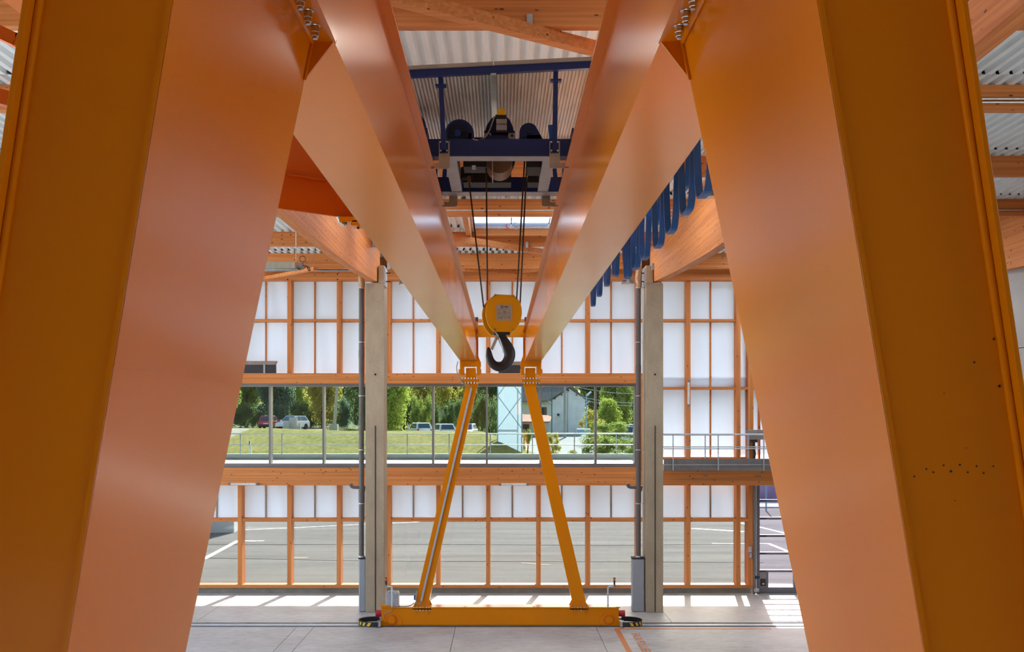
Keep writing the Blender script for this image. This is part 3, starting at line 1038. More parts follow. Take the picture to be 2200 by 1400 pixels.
# far, hinged legs
LS = 26.95
def far_leg(sgn):
    def q(px):           # mirror about the crane axis
        return px if sgn < 0 else 2 * 1075.5 - px
    def P(px, py, Y):
        return W(q(px), py, Y)
    def pb(m_, a, b, y0, y1, Y, d):
        return m_.pbox(q(a), q(b), y0, y1, Y, d)
    t0, t1 = (P(1000.5, 829, LS), P(1025, 829, LS))
    b0, b1 = (P(892.5, 1292, LS), P(921.5, 1292, LS))
    d = Vector((0, 0.30, 0))
    leg = MB().hexa([b0, b1, b1 + d, b0 + d, t0, t1, t1 + d, t0 + d]).build('far_leg', 'orange_paint', crane, bevel=0.004)
    # flared head and foot
    e0, e1 = P(990.5, 820, LS), P(1027.5, 820, LS)
    MB().hexa([t0, t1, t1 + d, t0 + d, e0, e1, e1 + d, e0 + d]).build('flared_head', 'orange_paint', leg)
    f0, f1 = P(887, 1303, LS), P(925, 1303, LS)
    MB().hexa([f0, f1, f1 + d, f0 + d, b0, b1, b1 + d, b0 + d]).build('flared_foot', 'orange_paint', leg)
    pb(MB(), 989.5, 1029, 817.2, 820.4, LS - 0.04, 0.38).build('flange', 'orange_paint', leg)
    pb(MB(), 989.5, 1029, 813.6, 816.8, LS - 0.04, 0.38).build('flange', 'orange_paint', leg)
    for k in range(6):
        for py in (812.5, 822):
            c = P(993 + k * 6.4, py, LS - 0.04)
            MB().cyl(c + Vector((0, 0.02, -0.02)), c + Vector((0, 0.02, 0.02)), 0.019, 6).build('bolt', 'bolt_steel', leg)
    pb(MB(), 1001, 1022, 790, 814, LS, 0.24).build('neck', 'orange_paint', leg, bevel=0.01)
    # clevis under the girder
    cl = pb(MB(), 988, 1033, 776, 786.5, LS - 0.06, 0.36).build('clevis', 'orange_paint', leg, bevel=0.006)
    pb(MB(), 988, 997, 786, 805.5, LS - 0.06, 0.36).build('clevis_cheek', 'orange_paint', leg, bevel=0.006)
    pb(MB(), 1024, 1032, 786, 805.5, LS - 0.06, 0.36).build('clevis_cheek', 'orange_paint', leg, bevel=0.006)
    for a, b in ((985.5, 988), (1032, 1034)):
        MB().cyl(P(a, 797, LS + 0.12), P(b, 797, LS + 0.12), 0.055, 14).build('hinge_pin', 'orange_paint', leg)
    # triangular stiffener beside the girder
    MB().prism([P(1024, 776, LS), P(1032, 776, LS), P(1024, 755, LS)], (0, 0.03, 0)).build('stiffener', 'orange_paint', leg)
    # gusset at the inner side of the foot
    MB().prism([P(924, 1301, LS + 0.2), P(929, 1301, LS + 0.2), P(923, 1287, LS + 0.2)], (0, 0.03, 0)).build('gusset', 'orange_paint', leg)
    pb(MB(), 886.5, 926.5, 1301.5, 1305, LS - 0.05, 0.42).build('foot_flange', 'orange_paint', leg)
    pb(MB(), 886.5, 926.5, 1306, 1309, LS - 0.05, 0.42).build('foot_flange', 'orange_paint', leg)
    for k in range(6):
        for py in (1303.5, 1310):
            c = P(889.5 + k * 6.6, py, LS - 0.05)
            MB().cyl(c + Vector((0, -0.012, -0.018)), c + Vector((0, -0.012, 0.018)), 0.016, 6).build('bolt', 'bolt_steel', leg)
    if sgn < 0:
        pts = [P(1013, 832, LS - 0.03), P(905, 1290, LS - 0.03)]
        MB().bar(pts[0], pts[1], 0.05, 0.05).build('cable_duct', 'zinc_matt', leg)
        sw = [P(984, 776, LS - 0.08), P(980, 790, LS - 0.1), P(984, 806, LS - 0.1), P(992, 822, LS - 0.1), P(1003, 826, LS - 0.08), P(1013, 832, LS - 0.05)]
        MB().tube(sw, 0.014, 6).build('cable', 'cable_grey', leg)
        sw = [P(906, 1288, LS - 0.04), P(905, 1294, LS - 0.05), P(899, 1297, LS - 0.05), P(894, 1293, LS - 0.05), P(893, 1282, LS - 0.05), P(896, 1268, LS - 0.02)]
        MB().tube(sw, 0.014, 6).build('cable', 'cable_grey', leg)
        pb(MB(), 889, 894.5, 1278, 1288.5, LS - 0.03, 0.06).build('limit_switch', 'blue_paint', leg)
    return leg
far_leg(-1)
far_leg(1)

# far end beam with wheel housings, buffers, bumpers, beacons
EB = 26.9
eb = MB().pbox(819.5, 1329.5, 1306, 1342.5, EB, 0.36).build('end_beam', 'orange_paint', crane, bevel=0.008)
MB().pbox(822, 1327, 1303.6, 1306, EB - 0.02, 0.40).build('top_plate', 'orange_paint', eb)
for px in (893, 919, 1234, 1259):
    MB().pbox(px - 1.2, px + 1.2, 1309, 1320, EB - 0.03, 0.03).build('stiffener', 'orange_paint', eb)
for sgn in (-1, 1):
    def q(px):
        return px if sgn < 0 else 2 * 1075 - px
    c = W(q(841.5), 1330.5, EB)
    # bearing housing plate
    out_ = [(819, 1331), (830, 1331), (832, 1319), (840, 1315), (852, 1317), (863, 1329), (863, 1342), (819, 1345)]
    MB().prism([W(q(a), b, EB - 0.015) for a, b in out_], (0, 0.02, 0)).build('housing_plate', 'orange_paint', eb, bevel=0.004)
    MB().cyl(c + Vector((0, -0.05, 0)), c, 0.135, 26).build('bearing_cap', 'dark_orange', eb, bevel=0.006)  # shadow line round the cap is put into its darker orange
    MB().cyl(c + Vector((0, -0.065, 0)), c + Vector((0, -0.05, 0)), 0.10, 26).build('cap_disc', 'orange_paint', eb, bevel=0.004)
    for k in range(3):
        a = 0.5 + k * 2.1
        p = c + Vector((math.cos(a) * 0.075, -0.065, math.sin(a) * 0.075))
        MB().cyl(p + Vector((0, -0.012, 0)), p, 0.011, 6).build('screw', 'dark_orange', eb)
    wc = c + Vector((0.01 * sgn, 0.10, -0.03))
    MB().cyl(wc, wc + Vector((0, 0.12, 0)), wc.z + 0.0, 24).build('wheel', 'dark_orange', eb)
    # red buffer
    bx_ = PX(q(819.5), EB)
    MB().cyl((bx_, EB + 0.18, PZ(1320, EB)), (bx_ + sgn * 0.17, EB + 0.18, PZ(1320, EB)), 0.088, 20).build('buffer', 'red_buffer', eb, bevel=0.008)
    # collision bumper: sprung band with hazard stripes
    def bpos(t):
        return Vector((bx_ + sgn * (0.06 + 0.56 * math.sin(math.pi * t) ** 0.75), EB + 0.18 - 0.40 * math.cos(math.pi * t), 0.085))
    band = MB().strip([bpos(i / 40) for i in range(41)], (0, 0, 0.13), 0.012).build('bumper_band', 'stripe_black', eb, smooth=False)
    for k in range(4):
        t0 = 0.07 + k * 0.095
        t1 = t0 + 0.045
        vs = []
        sl = 0.03 if True else 0
        for t, z in ((t0 + sl, 0.045), (t1 + sl, 0.045), (t1, 0.13), (t0, 0.13)):
            p = bpos(t)
            d = (bpos(t + 0.01) - bpos(t - 0.01)).normalized()
            n_ = Vector((d.y, -d.x, 0)) * (1 if sgn > 0 else -1)
            if n_.y > 0 and t < 0.5:
                n_ = -n_
            vs.append(Vector((p.x, p.y, z)) + n_ * 0.009)
        dn = Vector((0, 0.004, 0))
        MB().hexa([v for v in vs] + [v + dn for v in vs]).build('hazard_stripe', 'bright_yellow', band)
    MB().box(bx_, bx_ + sgn * 0.10, EB - 0.22, EB - 0.02, 0.03, 0.16).build('bumper_bracket', 'zinc', eb)
    MB().box(bx_, bx_ + sgn * 0.10, EB + 0.38, EB + 0.55, 0.03, 0.16).build('bumper_bracket', 'zinc', eb)
# small knobs on the beam
for px in (999, 1147):
    MB().pbox(px - 2.5, px + 2.5, 1302, 1305, EB + 0.05, 0.1).build('lug', 'orange_paint', eb)
MB().pbox(817, 840, 1301, 1303.5, EB - 0.03, 0.3).build('cap_plate', 'orange_paint', eb)
MB().pbox(1324, 1332, 1303, 1306, EB - 0.03, 0.1).build('cap_plate', 'orange_paint', eb)
# drive cabinet and the two beacons
cab = MB().pbox(828, 856, 1274, 1303, EB + 0.06, 0.32).build('drive_cabinet', 'zinc_matt', eb, bevel=0.01)
for k in range(7):
    x = PX(832 + k * 3.6, EB + 0.1)
    MB().box(x, x + 0.012, EB + 0.08, EB + 0.36, PZ(1274, EB + 0.06), PZ(1274, EB + 0.06) + 0.03).build('fin', 'zinc', cab)
MB().tube([W(856, 1302, EB), W(870, 1302.5, EB - 0.02), W(882, 1301, EB - 0.02), W(890, 1294, EB - 0.03)], 0.012, 6).build('cable', 'cable_black', eb)
MB().tube([W(843, 1300, EB - 0.02), W(842, 1311, EB - 0.03), W(838, 1315, EB - 0.03), W(828, 1316, EB - 0.03), W(824, 1322, EB - 0.03), W(823, 1329, EB - 0.03)], 0.010, 6).build('cable', 'cable_grey', eb)
def beacon(bx, tx, tag_):
    post = MB().tube([W(bx, 1303, EB - 0.04), W(bx, 1262, EB - 0.04), W(bx - (2 if tx < bx else -2), 1259.5, EB - 0.04), W(tx, 1259.5, EB - 0.04)], 0.024, 8).build('beacon_post', 'zinc', eb)
    MB().cyl(W(tx, 1260, EB - 0.04), W(tx, 1255, EB - 0.04), 0.03, 12).build('beacon_base', 'frame_grey', post)
    MB().cyl(W(tx, 1255, EB - 0.04), W(tx, 1246, EB - 0.04), 0.026, 12).build('beacon_horn', 'dark_steel', post)
    MB().cyl(W(tx, 1246, EB - 0.04), W(tx, 1242, EB - 0.04), 0.031, 14).build('beacon_lens', 'amber_lens', post)
    MB().cyl(W(tx, 1242, EB - 0.04), W(tx, 1240.5, EB - 0.04), 0.031, 14).build('beacon_cap', 'black_rubber', post)
beacon(842.5, 829.5, 'left')
beacon(1306, 1320, 'right')

# ------------------------------------------------------------------ hoist trolley on the girders
TY = 9.27
tr = thing('hoist_trolley', 'navy blue hoist trolley with ribbed canopy riding on the girders', 'trolley', (CX, 10.0, G1 + 0.035))
TZ = PZ(335, TY)
fb = MB().box(-0.93, 0.90, TY, TY + 0.165, TZ, PZ(298, TY)).build('front_beam', 'navy_paint', tr, bevel=0.004)
RB = 10.73
rb = MB().box(-0.93, 0.90, RB, RB + 0.2, TZ, PZ(380, RB)).build('rear_beam', 'navy_paint', tr, bevel=0.004)
for s_ in (-1, 1):
    c = CX + s_ * 0.45
    MB().box(c - 0.055, c + 0.055, TY + 0.166, RB, TZ, TZ + 0.16).build('side_beam', 'zinc_matt', tr)
    for Y in (TY + 0.08, RB + 0.1):
        x = CX + s_ * 0.855
        MB().cyl((x - 0.05, Y, G1 + 0.035 + 0.13), (x + 0.05, Y, G1 + 0.035 + 0.13), 0.13, 24).build('wheel', 'dark_steel', tr)
        MB().box(CX + s_ * 0.69 - 0.01, CX + s_ * 0.69 + 0.01, Y - 0.14, Y + 0.14, TZ - 0.005, TZ + 0.22).build('wheel_plate', 'navy_paint', tr)
        MB().box(CX + s_ * 0.66 - 0.008, CX + s_ * 0.66 + 0.008, Y - 0.13, Y + 0.13, TZ - 0.02, TZ + 0.24).build('wheel_plate', 'navy_paint', tr)
# light flange plates under the beams
MB().box(-0.52, 0.50, TY + 0.004, TY + 0.161, TZ - 0.006, TZ - 0.0005).build('flange_plate', 'zinc_matt', fb)
MB().box(-0.62, 0.60, RB + 0.004, RB + 0.196, TZ - 0.006, TZ - 0.0005).build('flange_plate', 'zinc_matt', rb)
# hooked safety plates
def hook_plate(a, b, y0, y1, foot, yfoot, Y, parent):
    n = 5
    r = 5
    if foot < a:
        pts = [(a, y0), (b, y0)] + [(b - r + r * math.cos(t), y1 - r + r * math.sin(t)) for t in [i * math.pi / 2 / n for i in range(n + 1)]] + [(foot, y1), (foot, yfoot), (a, yfoot)]
    else:
        pts = [(b, y0), (a, y0)] + [(a + r - r * math.cos(t), y1 - r + r * math.sin(t)) for t in [i * math.pi / 2 / n for i in range(n + 1)]] + [(foot, y1), (foot, yfoot), (b, yfoot)]
    MB().prism([W(x, y, Y) for x, y in pts], (0, 0.012, 0)).build('safety_plate', 'beige_plate', parent)
hook_plate(943, 966, 303, 362, 926, 350, TY - 0.014, fb)
hook_plate(1180.5, 1203, 303, 361, 1222, 350, TY - 0.014, fb)
hook_plate(965, 983, 412, 443.5, 950, 434, RB + 0.205, rb)
hook_plate(1164, 1182, 412, 443, 1199, 434, RB + 0.205, rb)
# canopy posts
for s_, xb0, xt in ((-1, 953.5, 946), (1, 1191.5, 1194)):
    MB().pbox(xb0 - 9, xb0 + 9, 304, 328, TY - 0.03, 0.014).build('base_plate', 'navy_paint', fb)
    for dx in (-6.5, 6.5):
        for py in (305.5, 324):
            c = W(xb0 + dx, py, TY - 0.03)
            MB().cyl(c + Vector((0, -0.012, 0)), c, 0.0095, 8).build('bolt', 'bolt_steel', fb)
    MB().bar(W(xb0, 322, TY - 0.055), W(xt, 148, TY - 0.055), 0.042, 0.042).build('canopy_post', 'navy_paint', tr)
    pf = 183 if s_ < 0 else 172
    MB().pbox(xt - 11, xt + 12.5, pf - 3, pf + 1, TY - 0.09, 0.07).build('post_flange', 'navy_paint', tr)
    for dx in (-8, 8):
        c = W(xt + dx, pf + 4, TY - 0.055)
        MB().cyl(c, c + Vector((0, 0, 0.02)), 0.008, 8).build('bolt', 'bolt_steel', tr)
    xr_ = CX + s_ * 0.555
    MB().bar((xr_ * 1.06, RB + 0.1, TZ + 0.15), (xr_ * 0.96, RB + 0.1, H + 3.08), 0.045, 0.045).build('canopy_post', 'blue_paint', tr)
# canopy: ribbed sheet on a blue frame
def cz(x):
    return H + 3.075 + 0.05 * x
CY0, CY1 = 9.12, 11.75
fr0, fr1 = Vector((-0.86, CY0 + 0.02, cz(-0.86) + 0.02)), Vector((0.83, CY0 + 0.02, cz(0.83) + 0.02))
MB().bar(fr0, fr1, 0.05, 0.062).build('canopy_bar', 'navy_paint', tr)
MB().bar(Vector((-0.86, CY1 - 0.03, cz(-0.86))), Vector((0.83, CY1 - 0.03, cz(0.83))), 0.05, 0.05).build('canopy_bar', 'navy_paint', tr)
MB().bar(Vector((0.83, CY0, cz(0.83) + 0.02)), Vector((0.83, CY1, cz(0.83) + 0.02)), 0.02, 0.05).build('canopy_bar', 'navy_paint', tr)
MB().bar(Vector((-0.07, CY0, cz(-0.07) - 0.005)), Vector((-0.07, CY1, cz(-0.07) - 0.005)), 0.05, 0.05).build('canopy_purlin', 'zinc', tr)
for a, b in ((-0.86, -0.075), (-0.065, 0.84)):
    MB().bar(Vector((a, CY0 - 0.01, cz(a) + 0.068)), Vector((b, CY0 - 0.01, cz(b) + 0.068)), 0.03, 0.03).build('canopy_edge', 'box_grey', tr)
sh = MB()
prof = []
x = -0.86
while x < 0.84:
    for dx, dz in ((0, 0), (0.014, 0), (0.018, 0.012), (0.029, 0.012)):
        prof.append((x + dx, cz(x) + 0.055 + dz))
    x += 0.033
for (xx, zz) in prof:
    sh.v.append(Vector((xx, CY0, zz)))
    sh.v.append(Vector((xx, CY1, zz)))
for i in range(len(prof) - 1):
    sh.f.append((2 * i, 2 * i + 1, 2 * i + 3, 2 * i + 2))
sh.build('canopy_sheet', 'canopy_sheet', tr, fix=False)
# motors, gearbox, drum
def ycyl(px, py, rpx, Y, d, name, mat, par, n=28, bevel=0.0):
    c = W(px, py, Y)
    return MB().cyl(c, c + Vector((0, d, 0)), rpx * Y / F, n).build(name, mat, par, bevel=bevel)
mot = ycyl(986.5, 286, 31.5, 9.55, 0.5, 'travel_motor', 'navy_paint', tr, 28, 0.02)
MB().pbox(960, 1013, 286, 302, 9.55, 0.5).build('motor_foot', 'navy_paint', mot)
gr = ycyl(983, 286, 24, 9.535, 0.015, 'fan_grille', 'black_rubber', mot)
for k in range(-5, 6):
    h_ = math.sqrt(max(0, 24 ** 2 - (k * 4.2) ** 2))
    MB().pbox(983 + k * 4.2 - 0.5, 983 + k * 4.2 + 0.5, 286 - h_, 286 + min(h_, 13), 9.528, 0.006).build('grille_bar', 'navy_paint', gr)
for k in range(-5, 3):
    h_ = math.sqrt(max(0, 24 ** 2 - (k * 4.2) ** 2))
    MB().pbox(983 - h_, 983 + h_, 286 + k * 4.2 - 0.5, 286 + k * 4.2 + 0.5, 9.526, 0.006).build('grille_bar', 'navy_paint', gr)
ycyl(983, 286, 7, 9.52, 0.02, 'fan_hub', 'blue_paint', mot, 16)
hg = [(1040, 300), (1041, 284), (1046, 268), (1055, 254), (1068, 247), (1085, 247), (1095, 256), (1102, 272), (1106, 290), (1106, 300)]
hoist = MB().prism([W(a, b, 9.75) for a, b in hg], (0, 0.5, 0)).build('hoist_gearbox', 'navy_paint', tr, bevel=0.01)
MB().pbox(1040, 1106, 281, 285, 9.70, 0.3).build('gearbox_ledge', 'navy_paint', hoist)
for a in (1042, 1092):
    MB().pbox(a, a + 13, 285, 297, 9.71, 0.2).build('gearbox_foot', 'zinc_matt', hoist)
    ycyl(a + 8, 291, 3, 9.705, 0.01, 'foot_hole', 'black_rubber', hoist, 12)
MB().pbox(1041, 1092, 291, 299, 9.66, 0.3).build('gearbox_base', 'navy_paint', hoist)
MB().pbox(1066, 1089, 255, 279, 9.62, 0.14).build('junction_box', 'zinc_matt', hoist, bevel=0.004)
MB().pbox(1066, 1089, 266, 267, 9.615, 0.02).build('box_seam', 'dark_steel', hoist)
MB().pbox(1064, 1088, 245, 255, 9.64, 0.14).build('brake', 'black_rubber', hoist, bevel=0.01)
MB().pbox(1068, 1086, 233, 246, 9.62, 0.14).build('limit_box', 'bright_yellow', hoist, bevel=0.004)
MB().tube([W(1062, 250, 9.6), W(1058, 262, 9.58), W(1052, 280, 9.56), W(1044, 293, 9.5), W(1034, 300, 9.3), W(1022, 301, 9.26), W(1016, 298, 9.25)], 0.007, 6).build('cable', 'cable_grey', hoist)
gl = [(1136 + 20 * math.cos(t), 283 - 20 * math.sin(t)) for t in [math.pi * (0.25 + i * 0.95 / 12) for i in range(13)]]
gl += [(1120, 300), (1168, 300)]
MB().prism([W(a, b, 9.6) for a, b in gl], (0, 0.25, 0)).build('travel_gearbox', 'navy_paint', tr, bevel=0.01)
ycyl(1136, 283, 4, 9.585, 0.02, 'shaft_cap', 'dark_steel', tr, 12)
mo2 = ycyl(886, 268, 28, 10.1, 0.4, 'hoist_motor', 'navy_paint', tr, 28, 0.03)
MB().pbox(868, 905, 268, 305, 10.1, 0.4).build('motor_foot', 'navy_paint', mo2)
dr_ = ycyl(1073, 344, 28, 9.62, 0.32, 'rope_drum', 'drum_brown', tr, 30)
ycyl(1073, 340, 34, 9.95, 0.1, 'drum_flange', 'black_rubber', dr_, 30)
MB().box(PX(1057, 9.5), PX(1059, 9.5), 9.45, 9.75, TZ - 0.13, TZ + 0.1).build('rope_guide', 'zinc_matt', tr)
MB().box(-0.36, -0.12, 9.75, 10.0, TZ + 0.02, TZ + 0.3).build('hoist_frame', 'black_rubber', tr)
MB().box(0.24, 0.37, 9.6, 9.95, TZ - 0.02, TZ + 0.28).build('hoist_frame', 'black_rubber', tr)
MB().box(-0.385, 0.10, 10.36, 10.6, TZ + 0.01, TZ + 0.42).build('machine_frame', 'black_rubber', tr)
MB().box(0.27, 0.385, 10.36, 10.6, TZ + 0.01, TZ + 0.42).build('machine_frame', 'black_rubber', tr)
MB().pbox(1014, 1022, 355, 363, 9.72, 0.02).build('label_plate', 'white_paint', tr)
MB().box(PX(990, 10.3), PX(1016, 10.3), 10.3, 10.4, PZ(384, 10.3), PZ(356, 10.3)).build('rope_anchor', 'black_rubber', tr, bevel=0.02)
MB().cyl(W(1007, 378, 10.2), W(1008, 392, 10.2), 0.018, 10).build('rope_socket', 'drum_brown', tr)
# ropes
for p0, p1 in (((1007.5, 388, 10.2), (1039, 660, 10.06)), ((1044.5, 346, 9.8), (1047.5, 645, 9.9)), ((1127, 346, 9.85), (1110, 642, 9.9)), ((1132, 346, 9.9), (1117, 660, 10.06))):
    MB().cyl(W(*p0), W(*p1), 0.0075, 8).build('rope', 'rope_steel', tr)

# ------------------------------------------------------------------ hook block
HB = 9.93
hk = thing('hook_block', 'yellow hook block with black lifting hook hanging on steel ropes', 'hook', W(1078, 797, HB))
def cp(cx, cy, Y=HB, dx=0.0):
    return W(940 + cx / 5.385 + dx, 600 + cy / 5.385, Y)
outl = [(665, 170), (880, 178), (925, 215), (958, 268), (974, 330), (978, 395), (968, 455), (945, 515), (905, 570), (860, 606), (650, 606), (610, 565), (577, 510), (558, 440), (553, 370), (562, 305), (588, 245), (625, 205)]
fp = MB().prism([cp(a, b) for a, b in outl], (0, 0.035, 0)).build('front_cover', 'yellow_paint', hk, bevel=0.008)
MB().prism([cp(a, b, HB + 0.13, -7.6) + Vector((0, 0, -0.03)) for a, b in outl], (0, 0.035, 0)).build('rear_cover', 'yellow_paint', hk, bevel=0.008)
cc_ = cp(760, 390, HB + 0.04, -3)
MB().cyl(cc_ + Vector((0, 0, 0)), cc_ + Vector((-0.01, 0.09, -0.01)), 0.155, 30).build('sheave', 'dark_steel', hk)
for a, b in ((668, 182), (878, 190), (664, 577), (874, 583)):
    c = cp(a, b, HB)
    MB().cyl(c + Vector((0, -0.012, 0)), c, 0.0095, 12).build('bolt', 'bolt_steel', fp)
MB().prism([cp(668, 284, HB), cp(868, 290, HB), cp(866, 480, HB), cp(668, 478, HB)], (0, -0.004, 0)).build('plate_frame', 'yellow_paint', fp)
lp = MB().prism([cp(680, 290, HB - 0.0045), cp(862, 294, HB - 0.0045), cp(862, 476, HB - 0.0045), cp(680, 474, HB - 0.0045)], (0, -0.002, 0)).build('rating_plate', 'plate_grey', fp)
YP = HB - 0.0075
def ink_box(a0, b0, a1, b1):
    p, q_ = cp(a0, b0, YP), cp(a1, b1, YP)
    return MB().box(p.x, q_.x, YP, YP + 0.0008, p.z, q_.z)
for r_ in ((700, 340, 756, 342), (700, 380, 756, 382), (700, 412, 756, 414), (700, 340, 702, 414), (754, 340, 756, 414), (768, 345, 836, 347), (768, 385, 836, 387), (768, 418, 836, 420), (768, 345, 770, 420), (834, 345, 836, 420), (704, 392, 735, 396), (770, 368, 796, 373), (772, 392, 800, 396), (704, 350, 728, 353), (700, 436, 722, 440), (728, 433, 760, 437), (768, 434, 800, 438), (702, 446, 716, 450), (730, 446, 752, 450)):
    ink_box(*r_).build('print_line', 'ink', lp)
ink_box(731, 303, 758, 331).build('print_logo', 'ink', lp)
lg = cp(744.5, 317, YP)
MB().cyl(lg + Vector((0, -0.001, 0)), lg, 0.0085, 20).build('logo_ring', 'plate_grey', lp)
MB().cyl(lg + Vector((0, -0.0018, 0)), lg, 0.0045, 14).build('logo_dot', 'ink', lp)
def wall_text(txt, size, p, par, mat='ink'):
    mm = Matrix.Translation(p) @ Matrix(((1, 0, 0, 0), (0, 0, -1, 0), (0, 1, 0, 0), (0, 0, 0, 1)))
    put_text(txt, size, 'lettering', mat, par, mm)
wall_text('OMIS', 0.021, cp(764, 325, YP), lp)
wall_text('CE', 0.018, cp(812, 448, YP), lp)
# shank block and hook
MB().box(cp(650, 606).x, cp(840, 606).x, HB + 0.01, HB + 0.13, cp(0, 640).z, cp(0, 600).z).build('crosshead', 'hook_black', hk, bevel=0.006)
path = [(735, 625, 50), (742, 660, 50), (760, 700, 54), (790, 750, 62), (822, 805, 66), (838, 860, 66), (828, 920, 64), (795, 975, 60), (745, 1010, 56), (695, 1012, 54), (645, 985, 50), (612, 940, 46), (598, 890, 42), (594, 845, 34), (590, 805, 22), (586, 783, 8)]
k_ = HB / F / 5.385
hp = [cp(a, b, HB + 0.07) for a, b, r in path]
hr = [r * k_ for a, b, r in path]
MB().tube(hp, hr, 20, 0.75, up=(0, 1, 0)).build('hook', 'hook_black', hk, smooth=True)
MB().bar(cp(690, 660, HB + 0.03), cp(626, 812, HB + 0.03), 0.016, 0.03).build('latch', 'zinc', hk, bevel=0.003)
MB().tube([cp(672, 612, HB), cp(700, 650, HB), cp(735, 740, HB + 0.02), cp(765, 850, HB + 0.03)], 0.006, 6).build('latch_spring', 'zinc', hk)
MB().cyl(cp(692, 675, HB - 0.005), cp(692, 675, HB + 0.06), 0.02, 14).build('latch_bolt', 'bolt_steel', hk)
MB().cyl(cp(670, 614, HB - 0.005), cp(670, 614, HB + 0.03), 0.012, 12).build('latch_bolt', 'bolt_steel', hk)

# ------------------------------------------------------------------ festoon cable beside the right girder
fx = 1.24
fe = thing('festoon_cable', 'blue flat festoon cable hanging in loops beside the right girder', 'cable', (fx, 10, G0 + 0.4))
MB().box(fx - 0.03, fx + 0.03, 3.0, 26.5, 7.62, 7.68).build('track', 'zinc_matt', fe)
for i in range(8):
    MB().box(CX + 1.13, fx, 4 + i * 3.1, 4.05 + i * 3.1, 7.64, 7.68).build('track_arm', 'orange_paint', fe)
def loop(yc, zb, span, x, wd=0.05):
    zt_ = 7.58
    pts = []
    n = 22
    for i in range(n + 1):
        t = -1 + 2 * i / n
        y = yc + span / 2 * math.copysign(abs(t) ** 0.55, t)
        z = zb + (zt_ - zb) * abs(t) ** 2.6
        pts.append((x, y, z))
    MB().strip(pts, (wd, 0, 0), 0.012).build('cable_loop', 'festoon_blue', fe)
    for s_ in (-1, 1):
        MB().box(x - wd / 2 - 0.004, x + wd / 2 + 0.004, yc + s_ * span / 2 - 0.03, yc + s_ * span / 2 + 0.03, 7.56, 7.62).build('cable_clamp', 'dark_steel', fe)
LONG = [(1520, 427), (1483, 463), (1449, 504), (1421, 535), (1391, 560), (1371, 581), (1354, 601)]
SHORT = [(1461, 411), (1404, 484), (1366, 531), (1340, 568), (1317, 596), (1299, 617), (1283, 639), (1270, 660)]
for px, py in LONG:
    Y = fx * F / (px - VX)
    loop(Y, PZ(py, Y) + 0.02, 0.54, fx - 0.02, 0.046)
for px, py in SHORT:
    Y = (fx + 0.0) * F / (px - VX)
    loop(Y, PZ(py, Y) + 0.02, 0.46, fx + 0.03, 0.048)

# ------------------------------------------------------------------ orange bracket arm and bars of the neighbouring crane
ja = thing('crane_bracket', 'dark orange box arm behind the left leg of the crane', 'crane arm', (-2.0, 10, 7.4))
A, B = W(560, 442.7, 9.71), W(790, 473.3, 10.44)
B = A + (B - A) * ((-1.08 - A.x) / (B.x - A.x))
A.z = B.z = H + 2.0
n_ = Vector((-(B - A).y, (B - A).x, 0)).normalized() * 0.5
def arm(z0, z1, o0, d, nm):
    off = n_.normalized() * o0
    off2 = n_.normalized() * (o0 + d)
    MB().hexa([A + off + Vector((0, 0, z0)), B + off + Vector((0, 0, z0)), B + off2 + Vector((0, 0, z0)), A + off2 + Vector((0, 0, z0)),
               A + off + Vector((0, 0, z1)), B + off + Vector((0, 0, z1)), B + off2 + Vector((0, 0, z1)), A + off2 + Vector((0, 0, z1))]).build(nm, 'dark_orange', ja, bevel=0.004)
arm(0.0, 0.33, 0.0, 0.035, 'lower_plate')
arm(0.325, 0.335, -0.05, 0.08, 'flange')
arm(0.335, 0.95, 0.0, 0.035, 'upper_plate')
for px, py in ((735, 478), (762, 486)):
    c = W(px, py, 10.2)
    MB().box(c.x - 0.02, c.x + 0.28, c.y - 0.05, c.y + 0.12, c.z + 0.0, c.z + 0.05).build('rail_clip', 'orange_paint', ja)
    for k in range(3):
        MB().cyl((c.x + 0.03 + k * 0.07, c.y + 0.03, c.z - 0.02), (c.x + 0.03 + k * 0.07, c.y + 0.03, c.z), 0.014, 6).build('bolt', 'dark_steel', ja)
c = W(733, 476, 10.2)
MB().tube([c + Vector((-0.03, 0, 0.05)), c + Vector((-0.01, 0, -0.0)), c + Vector((0.04, 0, -0.04))], 0.02, 8).build('cable_clip', 'zinc', ja)
nb = thing('neighbour_crane', 'orange bars of a second crane at the upper left edge', 'crane', (-3.0, 5.6, 7.5))
def bent(pts, Y, th, d):
    P_ = [W(a, b, Y) for a, b in pts]
    for p, q_ in zip(P_[:-1], P_[1:]):
        MB().bar(p, q_, d, th).build('bar', 'dark_orange', nb)
bent([(-60, 42), (39, 89), (110, 101)], 5.6, 0.068, 0.08)
bent([(-60, 193), (50, 222), (110, 236)], 5.7, 0.08, 0.08)
bent([(-60, 410), (40, 444)], 5.9, 0.085, 0.08)
MB().box(-2.99, -2.91, 5.62, 5.78, PZ(425, 5.7), H + 2.6).build('hanger_post', 'dark_orange', nb)
# underside of its box girder at the very corner
zg_ = 2.6
def gp(px, py):
    Y = zg_ * F / (VY - py)
    return PX(px, Y), Y
x0_, y0_ = gp(14, 0)
x1_, y1_ = gp(68, 48)
MB().hexa([(x0_ - 0.4, -2.9, H + zg_), (x0_ + 0.25, -2.9, H + zg_), (x1_ + 0.25, y1_ + 0.02, H + zg_), (x1_, y1_, H + zg_),
           (x0_ - 0.4, -2.9, H + zg_ + 0.5), (x0_ + 0.25, -2.9, H + zg_ + 0.5), (x1_ + 0.25, y1_ + 0.02, H + zg_ + 0.5), (x1_, y1_, H + zg_ + 0.5)]).build('box_girder', 'orange_paint', nb)

